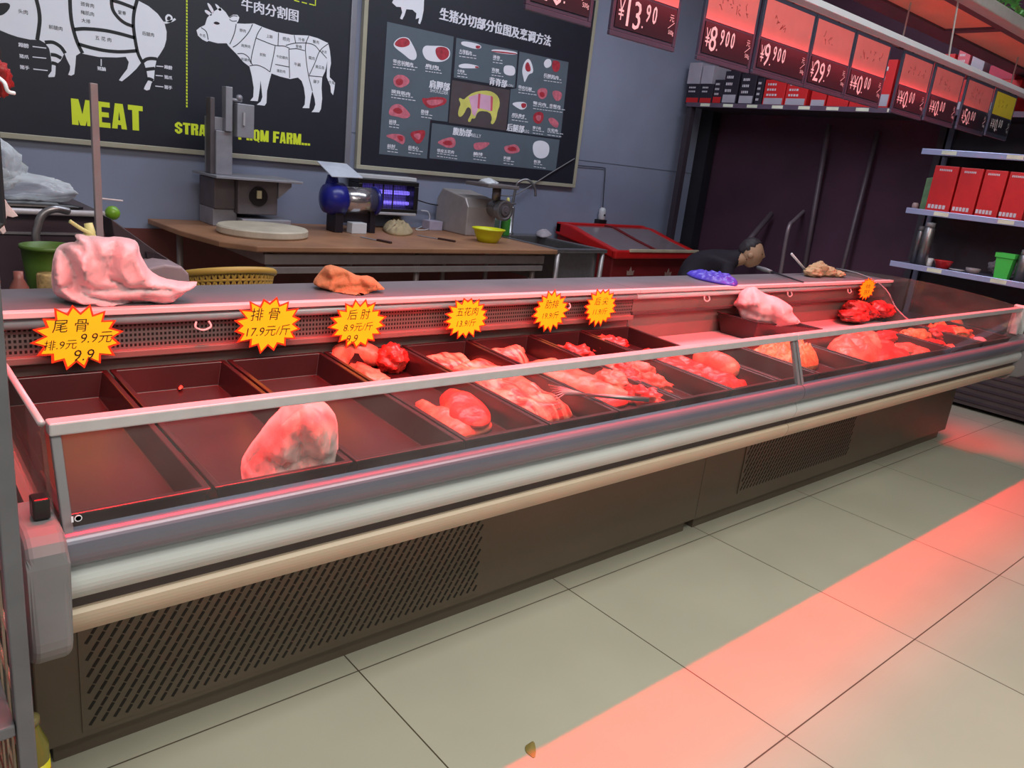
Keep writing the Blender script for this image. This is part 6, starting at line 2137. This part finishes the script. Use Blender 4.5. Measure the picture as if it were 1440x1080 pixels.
# goods
c = at(43, 1058, y=1.33)
t = thing('oil_bottle', 'yellow labelled plastic bottle on the floor between the rack and the counter', 'bottle', (.185, 1.36, 0))
bx, by = .172, 1.335
zt = at(42, 1012, y=1.33).z
MB().lathe([(.022, 0), (.027, .01), (.027, zt - .06), (.014, zt - .02), (.014, zt - .012)], (bx, by, 0), 18).build('body', mat('oil', srgb(110, 104, 40), .2), t, smooth=True)
MB().lathe([(.0275, .04), (.0275, zt - .09)], (bx, by, 0), 18).build('label', mat('label_yellow', srgb(216, 206, 40), .4), t, smooth=True)
MB().lathe([(.0279, zt - .17), (.0279, zt - .11)], (bx, by, 0), 18, ).build('label_panel', mat('label_red', srgb(186, 62, 54), .4), t, smooth=True)
MB().lathe([(.016, zt - .012), (.016, zt), (.008, zt + .003)], (bx, by, 0), 14).build('cap', mat('cap_dull', srgb(120, 110, 70), .4), t, smooth=True)
t = thing('snack_bag', 'pinkish foil bag on the upper shelf of the left rack', 'bag', (.015, 1.20, .52))
mb = MB()
blob(mb, (.015, 1.20, .60), (.085, .09, .08), 160, .3, 2, True, sub=4, flat=.521)
mb.build('foil', mat('foil_pink', srgb(176, 130, 138), .4), t, smooth=True)
t = thing('snack_bag', 'brown packet on the lower shelf of the left rack', 'bag', (.02, 1.20, .24))
mb = MB()
blob(mb, (.02, 1.20, .32), (.08, .085, .08), 164, .3, 2, True, sub=4, flat=.241)
mb.build('packet', mat('packet_brown', srgb(150, 96, 60), .5, 0, .3), t, smooth=True)
c = at(4, 298, y=1.12)
t = thing('plastic_bag', 'pale pink bag end drooping from the top of the left rack', 'bag', (c.x - .02, 1.12, 1.205))
mb = MB()
q = [at(a, b, y=1.12) for a, b in ((-30, 262), (0, 268), (12, 288), (26, 304), (18, 306), (10, 304), (8, 312), (4, 310), (9, 326), (4, 330), (-2, 322), (-30, 326))]
mb.prism(q, (0, .03, 0))
mb.build('bag', M_pinkbag, t, bevel=.006, seg=3)
t = thing('hook_rod', 'thin dark hook rod on the left rack, holding the red net bag', 'rod', (.12, 1.12, 1.2))
rx_ = at(-16, 100, y=1.12).x
MB().tube([(rp_.x - .005, RY, 1.2), (rx_, 1.10, 1.22), (rx_, 1.10, 1.47), (rx_ + .02, 1.12, 1.485)], .004, 6).build('rod', M_darkmetal, t)
t = thing('net_bag', 'red net bag with a white strap hanging at the upper left edge', 'bag', tuple(at(6, 110, y=1.12)))
mb = MB()
rc = at(4, 110, y=1.12)
blob(mb, (rc.x - .006, 1.12, rc.z), (.014, .016, .021), 170, .35, 2, sub=4)
mb.build('bag', mat('net_red', srgb(150, 26, 30), .5, 0, .3, 60), t, smooth=True)
wire([at(-4, 108, y=1.095), at(6, 116, y=1.09), at(11, 128, y=1.092), at(20, 131, y=1.098)], .0022, 'strap', M_white, t)
wire([at(0, 90, y=1.12), at(-4, 60, y=1.12), at(-16, 40, y=1.12)], .002, 'cord', M_darkmetal, t)

# dry leaf on the floor
c = at(746, 1055, z=0.0)
t = thing('dry_leaf', 'small dry olive leaf lying on the floor in the red light', 'leaf', tuple(c))
mb = MB()
slab(mb, smooth_poly([(p.x, p.y) for p in [at(a, b, z=0) for a, b in ((738, 1050), (744, 1046), (751, 1042), (754, 1056), (752, 1068), (744, 1062), (739, 1058))]], 1), .0005, .006, .006, .008, .8, 60, 4)
mb.build('leaf', mat('leaf_olive', srgb(136, 118, 62), .7), t)

for o in bpy.data.objects:      # drop the builder's own notes
    for key in ('base', 'pane'):
        if key in o:
            del o[key]
